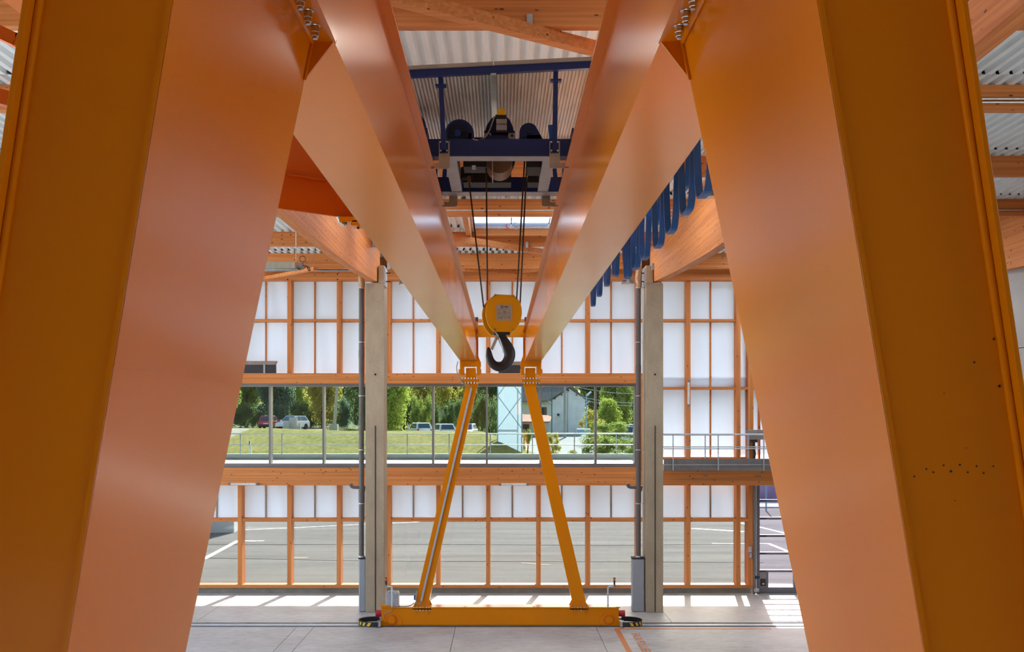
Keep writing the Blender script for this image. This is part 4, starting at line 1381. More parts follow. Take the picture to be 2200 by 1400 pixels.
# ================================================================== FITTINGS
def downpipe(px, side, gx0, gx1, elbow0):
    Y = 29.0
    x = PX(px, Y)
    t = thing('downpipe', 'brown grey rainwater downpipe beside the %s concrete column' % side, 'pipe', (x, Y, 0), 'rainwater downpipes by the columns')
    MB().cyl((x, Y, PZ(1199, Y)), (x, Y, PZ(617, Y)), 0.072, 18).build('pipe', 'pipe_grey', t, smooth=True)
    MB().cyl((x, Y, PZ(1078, Y)), (x, Y, PZ(1052, Y)), 0.08, 18).build('socket', 'pipe_grey', t, smooth=True)
    MB().cyl((x, Y, PZ(768 if side == 'left' else 800, Y)), (x, Y, PZ(752 if side == 'left' else 784, Y)), 0.079, 18).build('socket', 'pipe_grey', t, smooth=True)
    MB().tube([(x, Y, PZ(620, Y)), (x + 0.02, Y, PZ(608, Y)), (x - 0.02, Y, PZ(600, Y)), (x + 0.02, Y, PZ(585, Y)), (x, Y, PZ(572, Y))], [0.082, 0.09, 0.085, 0.092, 0.09], 16).build('foil_wrap', 'pipe_wrap', t, smooth=True)
    for py in (618, 735, 850, 966, 1081):
        MB().cyl((x, Y, PZ(py + 0.8, Y)), (x, Y, PZ(py - 0.8, Y)), 0.085, 18).build('clamp', 'zinc', t)
        MB().box(x + 0.07, x + 0.17, Y - 0.015, Y + 0.015, PZ(py + 0.6, Y), PZ(py - 0.6, Y)).build('clamp_arm', 'zinc', t)
    zE = PZ(1046, Y)
    MB().tube([(x - 0.30, Y, zE + 0.10), (x - 0.295, Y, zE + 0.04), (x - 0.25, Y, zE), (x - 0.15, Y, zE - 0.005), (x, Y, zE - 0.01)], 0.048, 12).build('branch', 'pipe_grey', t, smooth=True)
    MB().tube([(x, Y, zE - 0.20), (x + 0.07, Y, zE - 0.10), (x + 0.09, Y, zE + 0.03)], 0.035, 10).build('branch', 'pipe_grey', t, smooth=True)
    g = MB().box(PX(gx0, Y - 0.12), PX(gx1, Y - 0.12), Y - 0.12, Y + 0.2, 0.0, PZ(1199, Y)).build('guard_box', 'guard_grey', t, bevel=0.03)
    MB().box(PX(gx0 - 0.5, Y - 0.12), PX(gx1 + 0.5, Y - 0.12), Y - 0.13, Y + 0.2, PZ(1199, Y), PZ(1196.5, Y)).build('guard_lid', 'black_rubber', t)
    MB().cyl((x, Y, PZ(1196.5, Y)), (x, Y, PZ(1193, Y)), 0.09, 16).build('collar', 'zinc', t)
downpipe(776.5, 'left', 770.5, 785.5, 752)
downpipe(1371.5, 'right', 1358.5, 1385, 1322)

# radiant heater at the left
ht = thing('radiant_heater', 'beige radiant heater hung on rods beneath the roof', 'heater', W(600, 575, 26.2))
hb = MB().hexa([W(480, 577, 26.0), W(638, 577, 26.0), W(640, 577, 26.5), W(480, 577, 26.5), W(480, 562, 26.1), W(634, 562, 26.1), W(634, 562, 26.4), W(480, 562, 26.4)]).build('hood', 'heater_beige', ht, bevel=0.01)
MB().hexa([W(480, 581, 25.95), W(645, 581, 25.95), W(648, 581, 26.55), W(480, 581, 26.55), W(480, 577.5, 26.0), W(638, 577.5, 26.0), W(638, 577.5, 26.5), W(480, 577.5, 26.5)]).build('reflector', 'zinc', ht)
MB().cyl(W(480, 579, 26.2), W(640, 579, 26.2), 0.03, 10).build('burner_tube', 'dark_steel', ht)
MB().pbox(626, 634, 563, 576, 25.99, 0.02).build('label_plate', 'plate_grey', ht)
MB().pbox(638, 650, 563, 577, 26.1, 0.2).build('burner_box', 'box_grey', ht, bevel=0.01)
xr0 = W(636, 562, 26.2)
MB().cyl(xr0, Vector((xr0.x, 26.2, DECK)), 0.013, 8).build('rod', 'zinc', ht)
c = W(650, 556, 26.1)
MB().tube([c + Vector((math.cos(t) * 0.075, 0, math.sin(t) * 0.075)) for t in [i * 0.42 for i in range(16)]], 0.008, 6).build('cable', 'cable_black', ht)
MB().tube([W(640, 568, 26.0), W(656, 569, 26.0), W(668, 567, 26.0), W(675, 552, 26.0), W(679, 530, 26.0), W(678, 520, 26.0)], 0.008, 6).build('cable', 'cable_grey', ht)
MB().tube([W(650, 570, 26.0), W(662, 572, 26.0), W(667, 579, 26.0), W(664, 583, 26.0), W(660, 574, 26.0)], 0.014, 6).build('cable', 'cable_black', ht)
MB().cyl(W(678, 531, 26.0), W(678, 526, 26.0), 0.032, 10).build('plug', 'box_grey', ht)

# high bay lamps
def bay(px, py, Y, label, r=0.155):
    c = W(px, py, Y)
    t = thing('high_bay_lamp', label, 'lamp', c, 'round high bay lamps under the roof')
    MB().cyl(c + Vector((0, 0, -0.035)), c + Vector((0, 0, 0.0)), r, 28, r * 0.94).build('rim', 'lamp_grey', t, bevel=0.006)
    MB().cyl(c, c + Vector((0, 0, 0.10)), r * 0.62, 24, r * 0.45).build('housing', 'lamp_grey', t)
    for k in range(18):
        a = 2 * math.pi * k / 18
        u = Vector((math.cos(a), math.sin(a), 0))
        MB().bar(c + u * r * 0.55 + Vector((0, 0, 0.02)), c + u * r * 0.92 + Vector((0, 0, 0.02)), 0.006, 0.04).build('fin', 'lamp_grey', t)
    MB().cyl(c + Vector((0, 0, -0.042)), c + Vector((0, 0, -0.034)), r * 0.8, 26).build('lens', 'lamp_lens', t)
    MB().cyl(c + Vector((0, 0, 0.1)), Vector((c.x, c.y, DECK)), 0.008, 8).build('rod', 'zinc', t)
bay(1349, 606, 24.0, 'round high bay lamp below the blue cable, left of right column')
bay(1527, 419, 19.7, 'round high bay lamp against the right leg, under the curved beam', 0.17)
bay(871, 608, 24.0, 'round high bay lamp peeping out behind the left girder')

# tube lamps
def tube_lamp(p, q_, label):
    t = thing('tube_lamp', label, 'lamp', (p + q_) / 2, 'tube lamps on the end wall')
    d = (q_ - p).normalized()
    MB().cyl(p + d * 0.06, q_ - d * 0.06, 0.035, 14).build('tube', 'lamp_lens', t, smooth=True)
    MB().cyl(p, p + d * 0.07, 0.042, 14).build('end_cap', 'frame_grey', t)
    MB().cyl(q_ - d * 0.07, q_, 0.042, 14).build('end_cap', 'frame_grey', t)
tube_lamp(W(491, 1039.5, 31.45), W(555, 1039.5, 31.45), 'slim tube lamp under the timber beam near the left leg')
tube_lamp(W(1072, 1040, 31.45), W(1136, 1040, 31.45), 'slim tube lamp under the timber beam between far gantry legs')
tube_lamp(W(1479.5, 873, 31.8), W(1479.5, 816, 31.8), 'upright tube lamp on a timber post right of the column')

# steel walkway with railings at the right
wk = thing('walkway', 'grey steel walkway with tube railing right of the right column', 'walkway', (8.5, 31.2, 3.86))
X0, X1 = PX(1426, 31.0), 12.1
MB().box(X0, X1, 31.0, 31.06, PZ(998, 31.0), PZ(985, 31.0)).build('kick_plate', 'steel_grey', wk)
MB().box(X0, X1, 30.97, 31.10, PZ(998.6, 31.0), PZ(997.6, 31.0)).build('deck_edge', 'zinc', wk)
MB().box(X0, X1, 31.0, 31.08, PZ(1010.5, 31.0), PZ(998.6, 31.0)).build('channel', 'steel_grey', wk)
MB().box(X0, X1, 31.08, 31.49, PZ(999.5, 31.0), PZ(998.5, 31.0)).build('deck', 'steel_grey', wk)
for Y, hz, mz, posts in ((30.96, 933.5, 963.5, (1446, 1543, 1641, 1738)), (31.46, 932.5, 959.5, (1515, 1608, 1702))):
    MB().cyl((X0, Y, PZ(hz, Y)), (X1, Y, PZ(hz, Y)), 0.024, 10).build('handrail', 'zinc_matt', wk)
    MB().cyl((X0, Y, PZ(mz, Y)), (X1, Y, PZ(mz, Y)), 0.016, 8).build('mid_rail', 'zinc_matt', wk)
    for px in posts:
        MB().box(PX(px, Y) - 0.014, PX(px, Y) + 0.014, Y - 0.02, Y + 0.02, PZ(1010 if Y < 31.2 else 998, Y), PZ(hz, Y)).build('baluster', 'zinc_matt', wk)
mo = thing('door_motor', 'grey boxed door drive above the walkway by the right leg', 'motor', W(1630, 945, 31.6))
MB().pbox(1607.5, 1665, 923, 944, 31.56, 0.3).build('housing', 'box_grey', mo, bevel=0.01)
MB().pbox(1614, 1628, 944, 950, 31.58, 0.2).build('gear_case', 'dark_steel', mo)
MB().tube([W(1620, 950, 31.65), W(1619, 962, 31.65), W(1622, 974, 31.65), W(1620, 984, 31.65)], 0.04, 8).build('cable', 'cable_black', mo)

# dark capped boxes standing on the head beam
def capped_box(px0, px1, py0, Y, label, corner=None):
    zf = 6.85
    t = thing('capped_box', label, 'box', (PX((px0 + px1) / 2, Y), Y, zf))
    MB().box(PX(px0, Y), PX(px1, Y), Y, Y + 0.17, zf, PZ(py0 + 8, Y)).build('body', 'box_dark', t)
    for k in range(3):
        MB().box(PX(px0 - 1, Y) - 0.02 * k, PX(px1, Y) + 0.02 * k, Y - 0.015 * (k + 1), Y + 0.18, PZ(py0 + 8 - k * 2.7, Y), PZ(py0 + 5.6 - k * 2.7, Y)).build('cornice_board', 'cap_timber', t)
    if corner:
        MB().box(PX(corner, Y), PX(corner + 4, Y), Y - 0.02, Y + 0.02, zf, PZ(py0 + 8, Y)).build('corner_post', 'guard_grey', t)
capped_box(500, 591, 775, 31.71, 'dark box with timber cornice behind the left leg, on the head beam', 566)
capped_box(1071, 1119, 776, 31.71, 'dark box with timber cornice behind the lifting hook')

# ================================================================== OUTSIDE
# terrace outside the ribbon window
te = MB().box(-19, wx(1612, 32.3) + 0.4, 32.4, 35.6, 3.82, 4.02).build('terrace', 'terrace', None, (-6, 33, 3.9))
struct(te)
MB().box(-19, wx(1612, 32.3) + 0.4, 35.4, 35.6, 4.02, 4.22).build('kerb', 'kerb', te)
cn_ = MB().box(-19, 12.6, 32.4, 35.8, 6.63, 6.78).build('canopy', 'frame_grey', None, (-6, 34, 6.6))  # stretch right of the ribbon window is added to shade the panels
struct(cn_, 'structure', 'white canopy slab over the terrace')
ra = thing('terrace_railing', 'thin galvanised railing on the terrace outside the ribbon window', 'railing', (-5, 35.45, 4.22))
RY = 35.45
for py, r in ((931.5, 0.022), (955, 0.016)):
    MB().cyl((-19, RY, PZ(py, RY)), (PX(1363, RY), RY, PZ(py, RY)), r, 8).build('rail', 'zinc', ra)
for px in (420, 517, 606, 778, 875, 965, 1053.5, 1144, 1234, 1324, 1361):
    MB().box(PX(px, RY) - 0.017, PX(px, RY) + 0.017, RY - 0.02, RY + 0.02, 4.15, PZ(931.5, RY)).build('post', 'zinc', ra)

# yard
yd = MB().box(-70, 90, 32.4, 68, -0.4, -0.02).build('yard', 'asphalt', None, (0, 50, -0.02))
struct(yd, 'structure', 'grey asphalt yard outside the glazed wall')
ap = MB().box(-19, 12, 32.5, 33.1, -0.02, 0.10).build('apron', 'terrace', None, (0, 32.8, 0))
struct(ap)
bg_ = MB().box(-120, 120, -140, -6.2, -0.5, -0.05).build('forecourt', 'asphalt', None, (0, -60, -0.05))
struct(bg_, 'structure', 'open forecourt behind the viewer')
lf = MB().box(-120, -22.2, -6.2, 32.3, -0.5, -0.05).build('side_yard', 'terrace', None, (-60, 12, -0.05))  # unseen; pale concrete chosen to bounce daylight onto the crane
struct(lf, 'structure', 'open yard at the left of the hall')
def ground_line(pts, wd, label, mat='road_white', z=-0.019, name='road_marking'):
    P_ = []
    for px, py in pts:
        Y = F * (H - z) / (py - VY)
        P_.append(Vector((PX(px, Y), Y, z + 0.002)))
    m_ = MB()
    for a, b in zip(P_[:-1], P_[1:]):
        d = (b - a).normalized()
        s__ = Vector((-d.y, d.x, 0)) * wd / 2
        m_.hexa([a - s__, b - s__, b + s__, a + s__] + [v + Vector((0, 0, 0.006)) for v in (a - s__, b - s__, b + s__, a + s__)])
    o = m_.build(name, mat, None, P_[0])
    tag(o, label, 'road marking', 'white markings on the yard')
ground_line([(437, 1201), (512, 1161)], 0.22, 'diagonal white parking line low at the left of the yard')
ground_line([(527, 1137.5), (640, 1133), (780, 1126), (900, 1121)], 0.16, 'long white line across the far side of the yard')
ground_line([(445, 1142), (500, 1139)], 0.2, 'short white kerb line by the grey retaining wall')
ground_line([(522, 1161.5), (552, 1162), (566, 1161)], 0.26, 'white painted arrow beside the second glazed bay')
ground_line([(1487, 1135), (1555, 1139), (1598, 1142)], 0.35, 'white painted bar near the timber door jamb')
ground_line([(1530, 1167), (1610, 1168), (1650, 1167), (1692, 1184)], 0.18, 'bent white line crossing behind the sectional door')
ground_line([(1590, 1123), (1620, 1129), (1690, 1146)], 0.2, 'slanting white line seen in the upper door panes')
ground_line([(1625, 1116), (1690, 1109)], 0.2, 'upper white line seen in the second door pane row')
ground_line([(1623, 1254), (1720, 1256)], 0.2, 'near white line right outside the sectional door')
ground_line([(617, 1197.5), (660, 1198)], 0.5, 'pale worn drain cover patch on the asphalt', 'gravel', -0.019, 'drain_patch')
ground_line([(1120, 1209), (1184, 1214)], 0.28, 'pale patched strip on the asphalt between the far legs', 'gravel', -0.019, 'asphalt_patch')
plain('seam', (62, 60, 58), 0.95)
ground_line([(380, 1170), (900, 1169), (1300, 1171), (1640, 1168)], 0.07, 'thin dark asphalt seam farther from the glass', 'seam', -0.019, 'asphalt_seam')
ground_line([(380, 1197), (800, 1205), (1200, 1206), (1640, 1208)], 0.05, 'thin dark asphalt seam nearer to the glass', 'seam', -0.019, 'asphalt_seam')
rw = MB().box(-30, PX(512, 49.6), 48.8, 50.2, -0.02, 3.0).build('retaining_wall', 'kerb', None, (-20, 49, 0))
tag(rw, 'pale concrete retaining wall at the far left of the yard', 'wall')
bw = MB()
bw.box(PX(1625, 66), 46, 66, 66.5, -0.02, 1.15)
bw = bw.build('brick_wall', 'brick_mauve', None, (25, 66, 0))
tag(bw, 'mauve block wall seen in the top door panes', 'wall')
MB().box(PX(1620, 62), 40, 62, 66, -0.02, 0.06).build('footway', 'terrace', bw)
lpz = MB().cyl((PX(1646, 60), 60, 0), (PX(1646, 60), 60, 2.2), 0.05, 10).build('sign_post', 'pole_blue', None, (PX(1646, 60), 60, 0))
tag(lpz, 'thin pale post in front of the mauve block wall', 'post')

# grass bank and land behind
def sstep(a, b, x):
    t = max(0, min(1, (x - a) / (b - a)))
    return t * t * (3 - 2 * t)
def land(X, Y):
    ramp_ = -0.08 + 1.98 * sstep(60, 125, Y)
    plateau = 3.05 + 1.1 * sstep(-11, -19, X)
    mound = -0.05 + 2.45 * sstep(57, 59.5, Y) + (plateau + 0.0 - 2.4) * sstep(58, 82, Y)
    crest = 1.36 * math.exp(-((Y - 80) / 9.0) ** 2) * (1 - 0.67 * sstep(-11, -19, X)) * sstep(5.0, -2.5, X)
    k = sstep(9.5, -1.5, X)
    back = sstep(95, 120, Y)
    k2 = sstep(2.0, -10, X)
    k = k * (1 - back) + k2 * back
    hgt = ramp_ * (1 - k) + (mound + crest) * k
    if Y > 150:
        hgt += (Y - 150) * 0.03
    return hgt
gm = MB()
NX, NY = 110, 70
xs_ = [-75 + 165 * i / NX for i in range(NX + 1)]
ys_ = [53 + 30 * (j / 35) if j <= 35 else 83 + 190 * ((j - 35) / 35) ** 1.4 for j in range(NY + 1)]
for y in ys_:
    for x in xs_:
        sc = 1 + max(0, (y - 120)) / 120
        gm.v.append(Vector((x * sc, y, land(x * sc, y) + random.uniform(-0.02, 0.02) * (1 if y < 120 else 3))))
matidx = []
for j in range(NY):
    for i in range(NX):
        a = j * (NX + 1) + i
        gm.f.append((a, a + 1, a + NX + 2, a + NX + 1))
        cx_ = (gm.v[a].x + gm.v[a + 1].x) / 2
        cy_ = (gm.v[a].y + gm.v[a + NX + 1].y) / 2
        if cx_ > 5.2 + 0.02 * (cy_ - 60) and cy_ < 185 or (cx_ > 1.5 and 92 < cy_ < 182):
            matidx.append(1)
        elif cx_ < -20.2 + 1.0 * math.sin(cy_ * 0.35) and cy_ < 84 and cx_ > -28:
            matidx.append(2)
        elif cx_ < -18 and 84 <= cy_ < 122:
            matidx.append(2)
        elif cy_ > 125 and cx_ < 2:
            matidx.append(3)
        else:
            matidx.append(0)
gr_ = gm.build('grass_bank', 'grass', None, (0, 80, 0), smooth=True, fix=False)
for n_m in ('road', 'gravel', 'dry_grass'):
    gr_.data.materials.append(MAT[n_m])
gr_.data.polygons.foreach_set('material_index', matidx)
struct(gr_, 'structure', 'sunlit grass bank and road beyond the yard')

# ---- foliage
def foliage_mesh(name, seed, n, lumps, size, mat, boxy=False):
    rnd = random.Random(seed)
    L = []
    for i in range(lumps):
        if boxy:
            c = Vector((rnd.uniform(-0.85, 0.85), rnd.uniform(-0.6, 0.6), rnd.uniform(0.15, 0.85)))
            r = rnd.uniform(0.18, 0.28)
        else:
            a = rnd.uniform(0, 6.283)
            h = rnd.uniform(0.12, 0.88)
            q = math.sqrt(rnd.random()) * 0.72 * (1 - abs(h - 0.45) * 0.95)
            c = Vector((math.cos(a) * q, math.sin(a) * q, h))
            r = rnd.uniform(0.17, 0.30)
        L.append((c, r))
    ZS = 1.0 if boxy else 0.5
    m_ = MB()
    for c, r in L:
        m_.ball(c, r * 0.42, 7, 5, (1, 1, ZS))
    for i in range(n):
        c, r = L[rnd.randrange(len(L))]
        d = Vector((rnd.gauss(0, 1), rnd.gauss(0, 1), rnd.gauss(0, 1))).normalized()
        p = c + Vector((d.x, d.y, d.z * ZS)) * r * rnd.uniform(0.55, 1.22)
        if p.z < 0:
            continue
        u = Vector((rnd.gauss(0, 1), rnd.gauss(0, 1), rnd.gauss(0, 1))).normalized()
        nn = (d + u * 0.9).normalized()
        t = nn.orthogonal().normalized()
        b = nn.cross(t)
        an = rnd.uniform(0, 6.28)
        t, b = t * math.cos(an) + b * math.sin(an), b * math.cos(an) - t * math.sin(an)
        s_ = size * rnd.uniform(0.6, 1.3)
        t, b = Vector((t.x, t.y, t.z * ZS)), Vector((b.x, b.y, b.z * ZS))
        m_.add([p - t * s_, p - b * s_ * 0.55, p + t * s_, p + b * s_ * 0.55], [(0, 1, 2, 3)])
    o = m_.build(name, mat, None, (0, 0, 0), fix=False)
    me = o.data
    bpy.data.objects.remove(o)
    return me
FM = {}
def fol(kind, var, mat):
    key = (kind, var, mat)
    if key not in FM:
        if kind == 'tree':
            FM[key] = foliage_mesh('foliage', 11 + var, 11000, 38, 0.040, mat)
        elif kind == 'hedge':
            FM[key] = foliage_mesh('foliage', 31 + var, 7000, 34, 0.032, mat, True)
        else:
            FM[key] = foliage_mesh('foliage', 51 + var, 3200, 20, 0.05, mat)
    return FM[key]
def plant(kind, name, px, Y, wid, hei, mat, label, cat='tree', group=None, var=0, zb=None, dep=None, trunk=True, lift=0.02):
    X = PX(px, Y)
    z0 = land(X, Y) if zb is None else zb
    t = thing(name, label, cat, (X, Y, z0), group, rotz=random.uniform(-0.4, 0.4) if kind != 'hedge' else 0)
    o = bpy.data.objects.new('foliage', fol(kind, var, mat))
    COL.objects.link(o)
    o.parent = t
    dd = wid if dep is None else dep
    lf_ = hei * lift if trunk else 0
    o.scale = (wid / 2, dd / 2, hei - lf_)
    o.location = (0, 0, lf_)
    o.rotation_euler = (0, 0, random.uniform(0, 6) if kind == 'tree' else 0)
    ORG[o] = ORG[t]
    if trunk:
        MB().tube([(X, Y, z0 - 0.2), (X + 0.05, Y, z0 + hei * 0.3), (X - 0.1, Y, z0 + hei * 0.6)], [hei * 0.028, hei * 0.022, hei * 0.012], 8).build('trunk', 'trunk', t)
    return t
TG = 'trees beyond the grass bank'
trees = [
    (470, 118, 5.6, 8.5, 'leaf_mid', 'green tree close behind the left leg'),
    (530, 126, 6.8, 9.5, 'leaf_mid', 'bushy green tree left of the red car'),
    (590, 119, 5.6, 9.0, 'leaf_blue', 'dusky green tree above the red car'),
    (645, 127, 7.0, 9.5, 'leaf_bright', 'bright green tree behind the pale cabinets'),
    (694, 119, 5.6, 9.5, 'leaf_yellow', 'yellowish tree between two window mullions'),
    (742, 134, 6.6, 10.0, 'leaf_blue', 'dark bluish conifer behind the leaning pole'),
    (783, 118, 5.2, 9.5, 'leaf_dark', 'dark conifer beside the left downpipe'),
    (838, 104, 5.6, 7.4, 'leaf_bright', 'bright leafy tree just right of the left column'),
    (868, 150, 6.0, 6.0, 'leaf_dark', 'small dark tree above the dry slope'),
    (918, 160, 9.0, 12.5, 'leaf_yellow', 'broad yellow green tree behind the small shed'),
    (975, 172, 9.0, 13.5, 'leaf_mid', 'tall green tree above the tiled shed roof'),
    (1022, 155, 7.6, 12.0, 'leaf_yellow', 'yellow green tree behind the left far leg'),
    (1060, 143, 6.4, 10.5, 'leaf_dark', 'dark tree left of the white tower'),
    (1132, 205, 9.0, 14.0, 'leaf_bright', 'light tree right of the white tower'),
    (1180, 222, 11.0, 17.5, 'leaf_mid', 'tree showing over the ridge of the house roof'),
    (1240, 236, 12.0, 19.0, 'leaf_mid', 'tall tree behind the house gable'),
    (1284, 205, 9.5, 16.0, 'leaf_dark', 'dark tree right of the house'),
    (1322, 190, 9.0, 15.0, 'leaf_mid', 'green tree above the white van'),
    (1364, 222, 10.0, 17.0, 'leaf_blue', 'dusky tree beside the right downpipe'),
    (1306, 152, 5.0, 6.5, 'leaf_bright', 'young light green tree left of the van'),
]
for i, (px, Y, wd_, hh, mt, lb) in enumerate(trees):
    z = None if px < 1100 else 2.0
    plant('tree', 'tree', px, Y, wd_, hh, mt, lb, 'tree', TG, i % 3, z)
far = [(505, 170, 'far woodland tree left, behind the red car'), (615, 186, 'far woodland tree behind the pale cabinets'), (720, 170, 'far woodland tree behind the leaning pole'),
       (945, 215, 'far woodland tree behind the tiled shed'), (1095, 250, 'far woodland tree behind the white tower'), (1330, 260, 'far woodland tree behind the van')]
for i, (px, Y, lb) in enumerate(far):
    plant('tree', 'tree', px, Y, 9.0 * Y / 150, 13 + 6 * (Y > 200), ('leaf_dark', 'leaf_mid', 'leaf_blue')[i % 3], lb, 'tree', 'far woodland trees', i % 3, 2.5 if px > 1050 else 4.0)
for i, (px, wd_, hh, lb) in enumerate(((512, 6.0, 3.0, 'dark undergrowth left of the red car'), (600, 5.6, 3.2, 'dark undergrowth between red car and pale cabinets'), (690, 5.6, 3.4, 'dark undergrowth left of the leaning pole'), (768, 5.0, 3.8, 'dark undergrowth right of the leaning pole'))):
    plant('hedge', 'hedge', px, (121.5, 122.3, 123.0, 121.5)[i], wd_, hh, ('leaf_dark', 'leaf_blue')[i % 2], lb, 'hedge', 'undergrowth behind the parked cars', i % 3, None, 1.2, False)
plant('hedge', 'hedge', 912, 131.5, 3.6, 4.6, 'leaf_mid', 'clipped green hedge left of the window mullion', 'hedge', None, 0, 3.6, 3.0, False)
plant('hedge', 'hedge', 966, 128, 4.4, 4.0, 'leaf_dark', 'long dark hedge behind the parked white cars', 'hedge', None, 1, 3.6, 3.0, False)
plant('hedge', 'hedge', 1036, 124, 4.0, 5.2, 'leaf_dark', 'tall dark hedge beside the white tower', 'hedge', None, 2, 3.2, 3.0, False)
plant('shrub', 'shrub', 1290, 70, 3.7, 2.3, 'leaf_mid', 'large leafy shrub by the terrace railing right', 'shrub', None, 0, 2.0, None, False)
plant('shrub', 'shrub', 1345, 66, 2.6, 1.9, 'leaf_mid', 'leafy shrub beside the right downpipe', 'shrub', None, 1, 2.2, None, False)
plant('shrub', 'shrub', 1232, 68, 1.6, 1.1, 'leaf_yellow', 'low yellowish shrub left of the large shrub', 'shrub', None, 2, 2.3, None, False)
plant('shrub', 'shrub', 1188, 72, 1.5, 2.2, 'leaf_yellow', 'slender yellow green sapling behind right far leg', 'shrub', None, 1, 2.3, None, True)
plant('shrub', 'shrub', 1133, 74, 0.9, 1.9, 'leaf_mid', 'thin sapling right of the white tower foot', 'shrub', None, 0, 2.8, None, True)
plant('shrub', 'shrub', 1272, 140, 4.5, 5.0, 'leaf_yellow', 'pale yellow shrub at the foot of the lamp post', 'shrub', None, 2, 2.0, None, False)
plant('shrub', 'shrub', 1310, 120, 8.0, 3.0, 'leaf_mid', 'broad hedge like shrub in front of the van', 'shrub', None, 1, 2.0, 3.0, False)

# ---- cars
def car(name, body, label, px, Y, z, rotz, kind='hatch', group='parked cars'):
    X = PX(px, Y)
    t = thing(name, label, 'car' if kind != 'van' else 'van', (0, 0, 0), group)
    if kind == 'van':
        wd_, ln, h0, h1, roof_f, roof_r = 1.0, 2.5, 1.15, 2.25, 0.9, -2.4
    else:
        wd_, ln, h0, h1, roof_f, roof_r = 0.84, 1.95, 0.88, 1.46, 0.35, -1.45
    # lower body (front towards +y), shaped in plan and profile
    m_ = MB()
    prof = [(-ln, 0.32), (-ln - 0.03, 0.55), (-ln + 0.03, h0), (roof_f + 0.75, h0), (ln - 0.15, h0 - 0.16), (ln, 0.58), (ln - 0.02, 0.30), (ln * 0.6, 0.22), (-ln * 0.6, 0.22)]
    m_.prism([(-wd_, y, z_) for y, z_ in prof], (2 * wd_, 0, 0))
    b = m_.build('body', body, t, bevel=0.07, seg=3)
    cab = MB()
    yb0, yb1, yt0, yt1 = -ln + 0.06, roof_f + 0.75, roof_r, roof_f
    wb, wt = wd_ - 0.03, wd_ - 0.20 if kind != 'van' else wd_ - 0.1
    cab.hexa([(-wb, yb0, h0 - 0.02), (wb, yb0, h0 - 0.02), (wb, yb1, h0 - 0.02), (-wb, yb1, h0 - 0.02), (-wt, yt0, h1), (wt, yt0, h1), (wt, yt1, h1), (-wt, yt1, h1)])
    cab.build('cabin', body, t, bevel=0.06, seg=3)
    def quad(u0, u1, v0, v1, a, b_, c, d, name_, push):
        """pane on the face a-b (bottom) c-d (top)"""
        a, b_, c, d = map(Vector, (a, b_, c, d))
        def pt(u, v):
            lo = a.lerp(b_, u)
            hi = c.lerp(d, u)
            return lo.lerp(hi, v) + Vector(push)
        ps = [pt(u0, v0), pt(u1, v0), pt(u1, v1), pt(u0, v1)]
        MB().hexa(ps + [p + Vector(push) * 0.8 for p in ps]).build(name_, 'car_glass', t)
    quad(0.1, 0.9, 0.12, 0.86, (-wb, yb0, h0), (wb, yb0, h0), (-wt, yt0, h1), (wt, yt0, h1), 'rear_window', (0, -0.012, 0.0))
    quad(0.08, 0.92, 0.08, 0.9, (-wb, yb1, h0), (wb, yb1, h0), (-wt, yt1, h1), (wt, yt1, h1), 'windscreen', (0, 0.012, 0))
    for s_ in (-1, 1):
        quad(0.10, 0.48, 0.12, 0.84, (s_ * wb, yb0, h0), (s_ * wb, yb1, h0), (s_ * wt, yt0, h1), (s_ * wt, yt1, h1), 'side_window', (s_ * 0.012, 0, 0))
        quad(0.52, 0.88, 0.12, 0.84, (s_ * wb, yb0, h0), (s_ * wb, yb1, h0), (s_ * wt, yt0, h1), (s_ * wt, yt1, h1), 'side_window', (s_ * 0.012, 0, 0))
        MB().box(s_ * wd_, s_ * (wd_ + 0.17), yb1 - 0.3, yb1 - 0.2, h0 + 0.02, h0 + 0.14).build('mirror', body, t, bevel=0.02)
        MB().box(s_ * (wd_ - 0.28), s_ * (wd_ - 0.05), -ln - 0.05, -ln + 0.02, h0 - 0.18, h0 - 0.02).build('tail_light', 'tail_light', t, bevel=0.02)
        for y in (-ln * 0.62, ln * 0.62):
            MB().cyl((s_ * (wd_ - 0.2), y, 0.31), (s_ * (wd_ + 0.01), y, 0.31), 0.31, 18).build('wheel', 'tyre', t)
    MB().box(-wd_ + 0.04, wd_ - 0.04, -ln - 0.06, -ln + 0.1, 0.30, 0.52).build('bumper', body if body != 'car_red' else 'dark_steel', t, bevel=0.03)
    MB().box(-0.26, 0.26, -ln - 0.075, -ln - 0.05, 0.56, 0.67).build('number_plate', 'white_paint', t)
    if kind == 'van':
        MB().box(-0.85, 0.85, -2.2, 0.7, h1 + 0.12, h1 + 0.16).build('roof_rack', 'dark_steel', t)
        for y in (-2.0, -0.7, 0.6):
            MB().box(-0.8, 0.8, y, y + 0.05, h1 - 0.02, h1 + 0.12).build('rack_foot', 'dark_steel', t)
    t.location = (X, Y, z)
    t.rotation_euler = (0, 0, rotz)
    return t
car('car', 'car_red', 'small red car seen from behind at the left', 578, 112, 4.16, 0.05)
car('car', 'car_white', 'white car half hidden by pale boards', 629, 110, 4.16, 2.7)
car('car', 'car_white', 'leftmost white car on the crest between left column and leg', 901, 102, 3.45, 0.35)
car('car', 'car_white', 'second white car on the crest, left of the far leg', 952, 97.5, 3.38, 0.3)
car('car', 'car_white', 'white car partly hidden by the left far leg', 1003, 104, 3.35, 3.0)
car('van', 'car_white', 'white van with roof rack beside the right downpipe', 1352, 132, 2.05, 2.75, 'van')

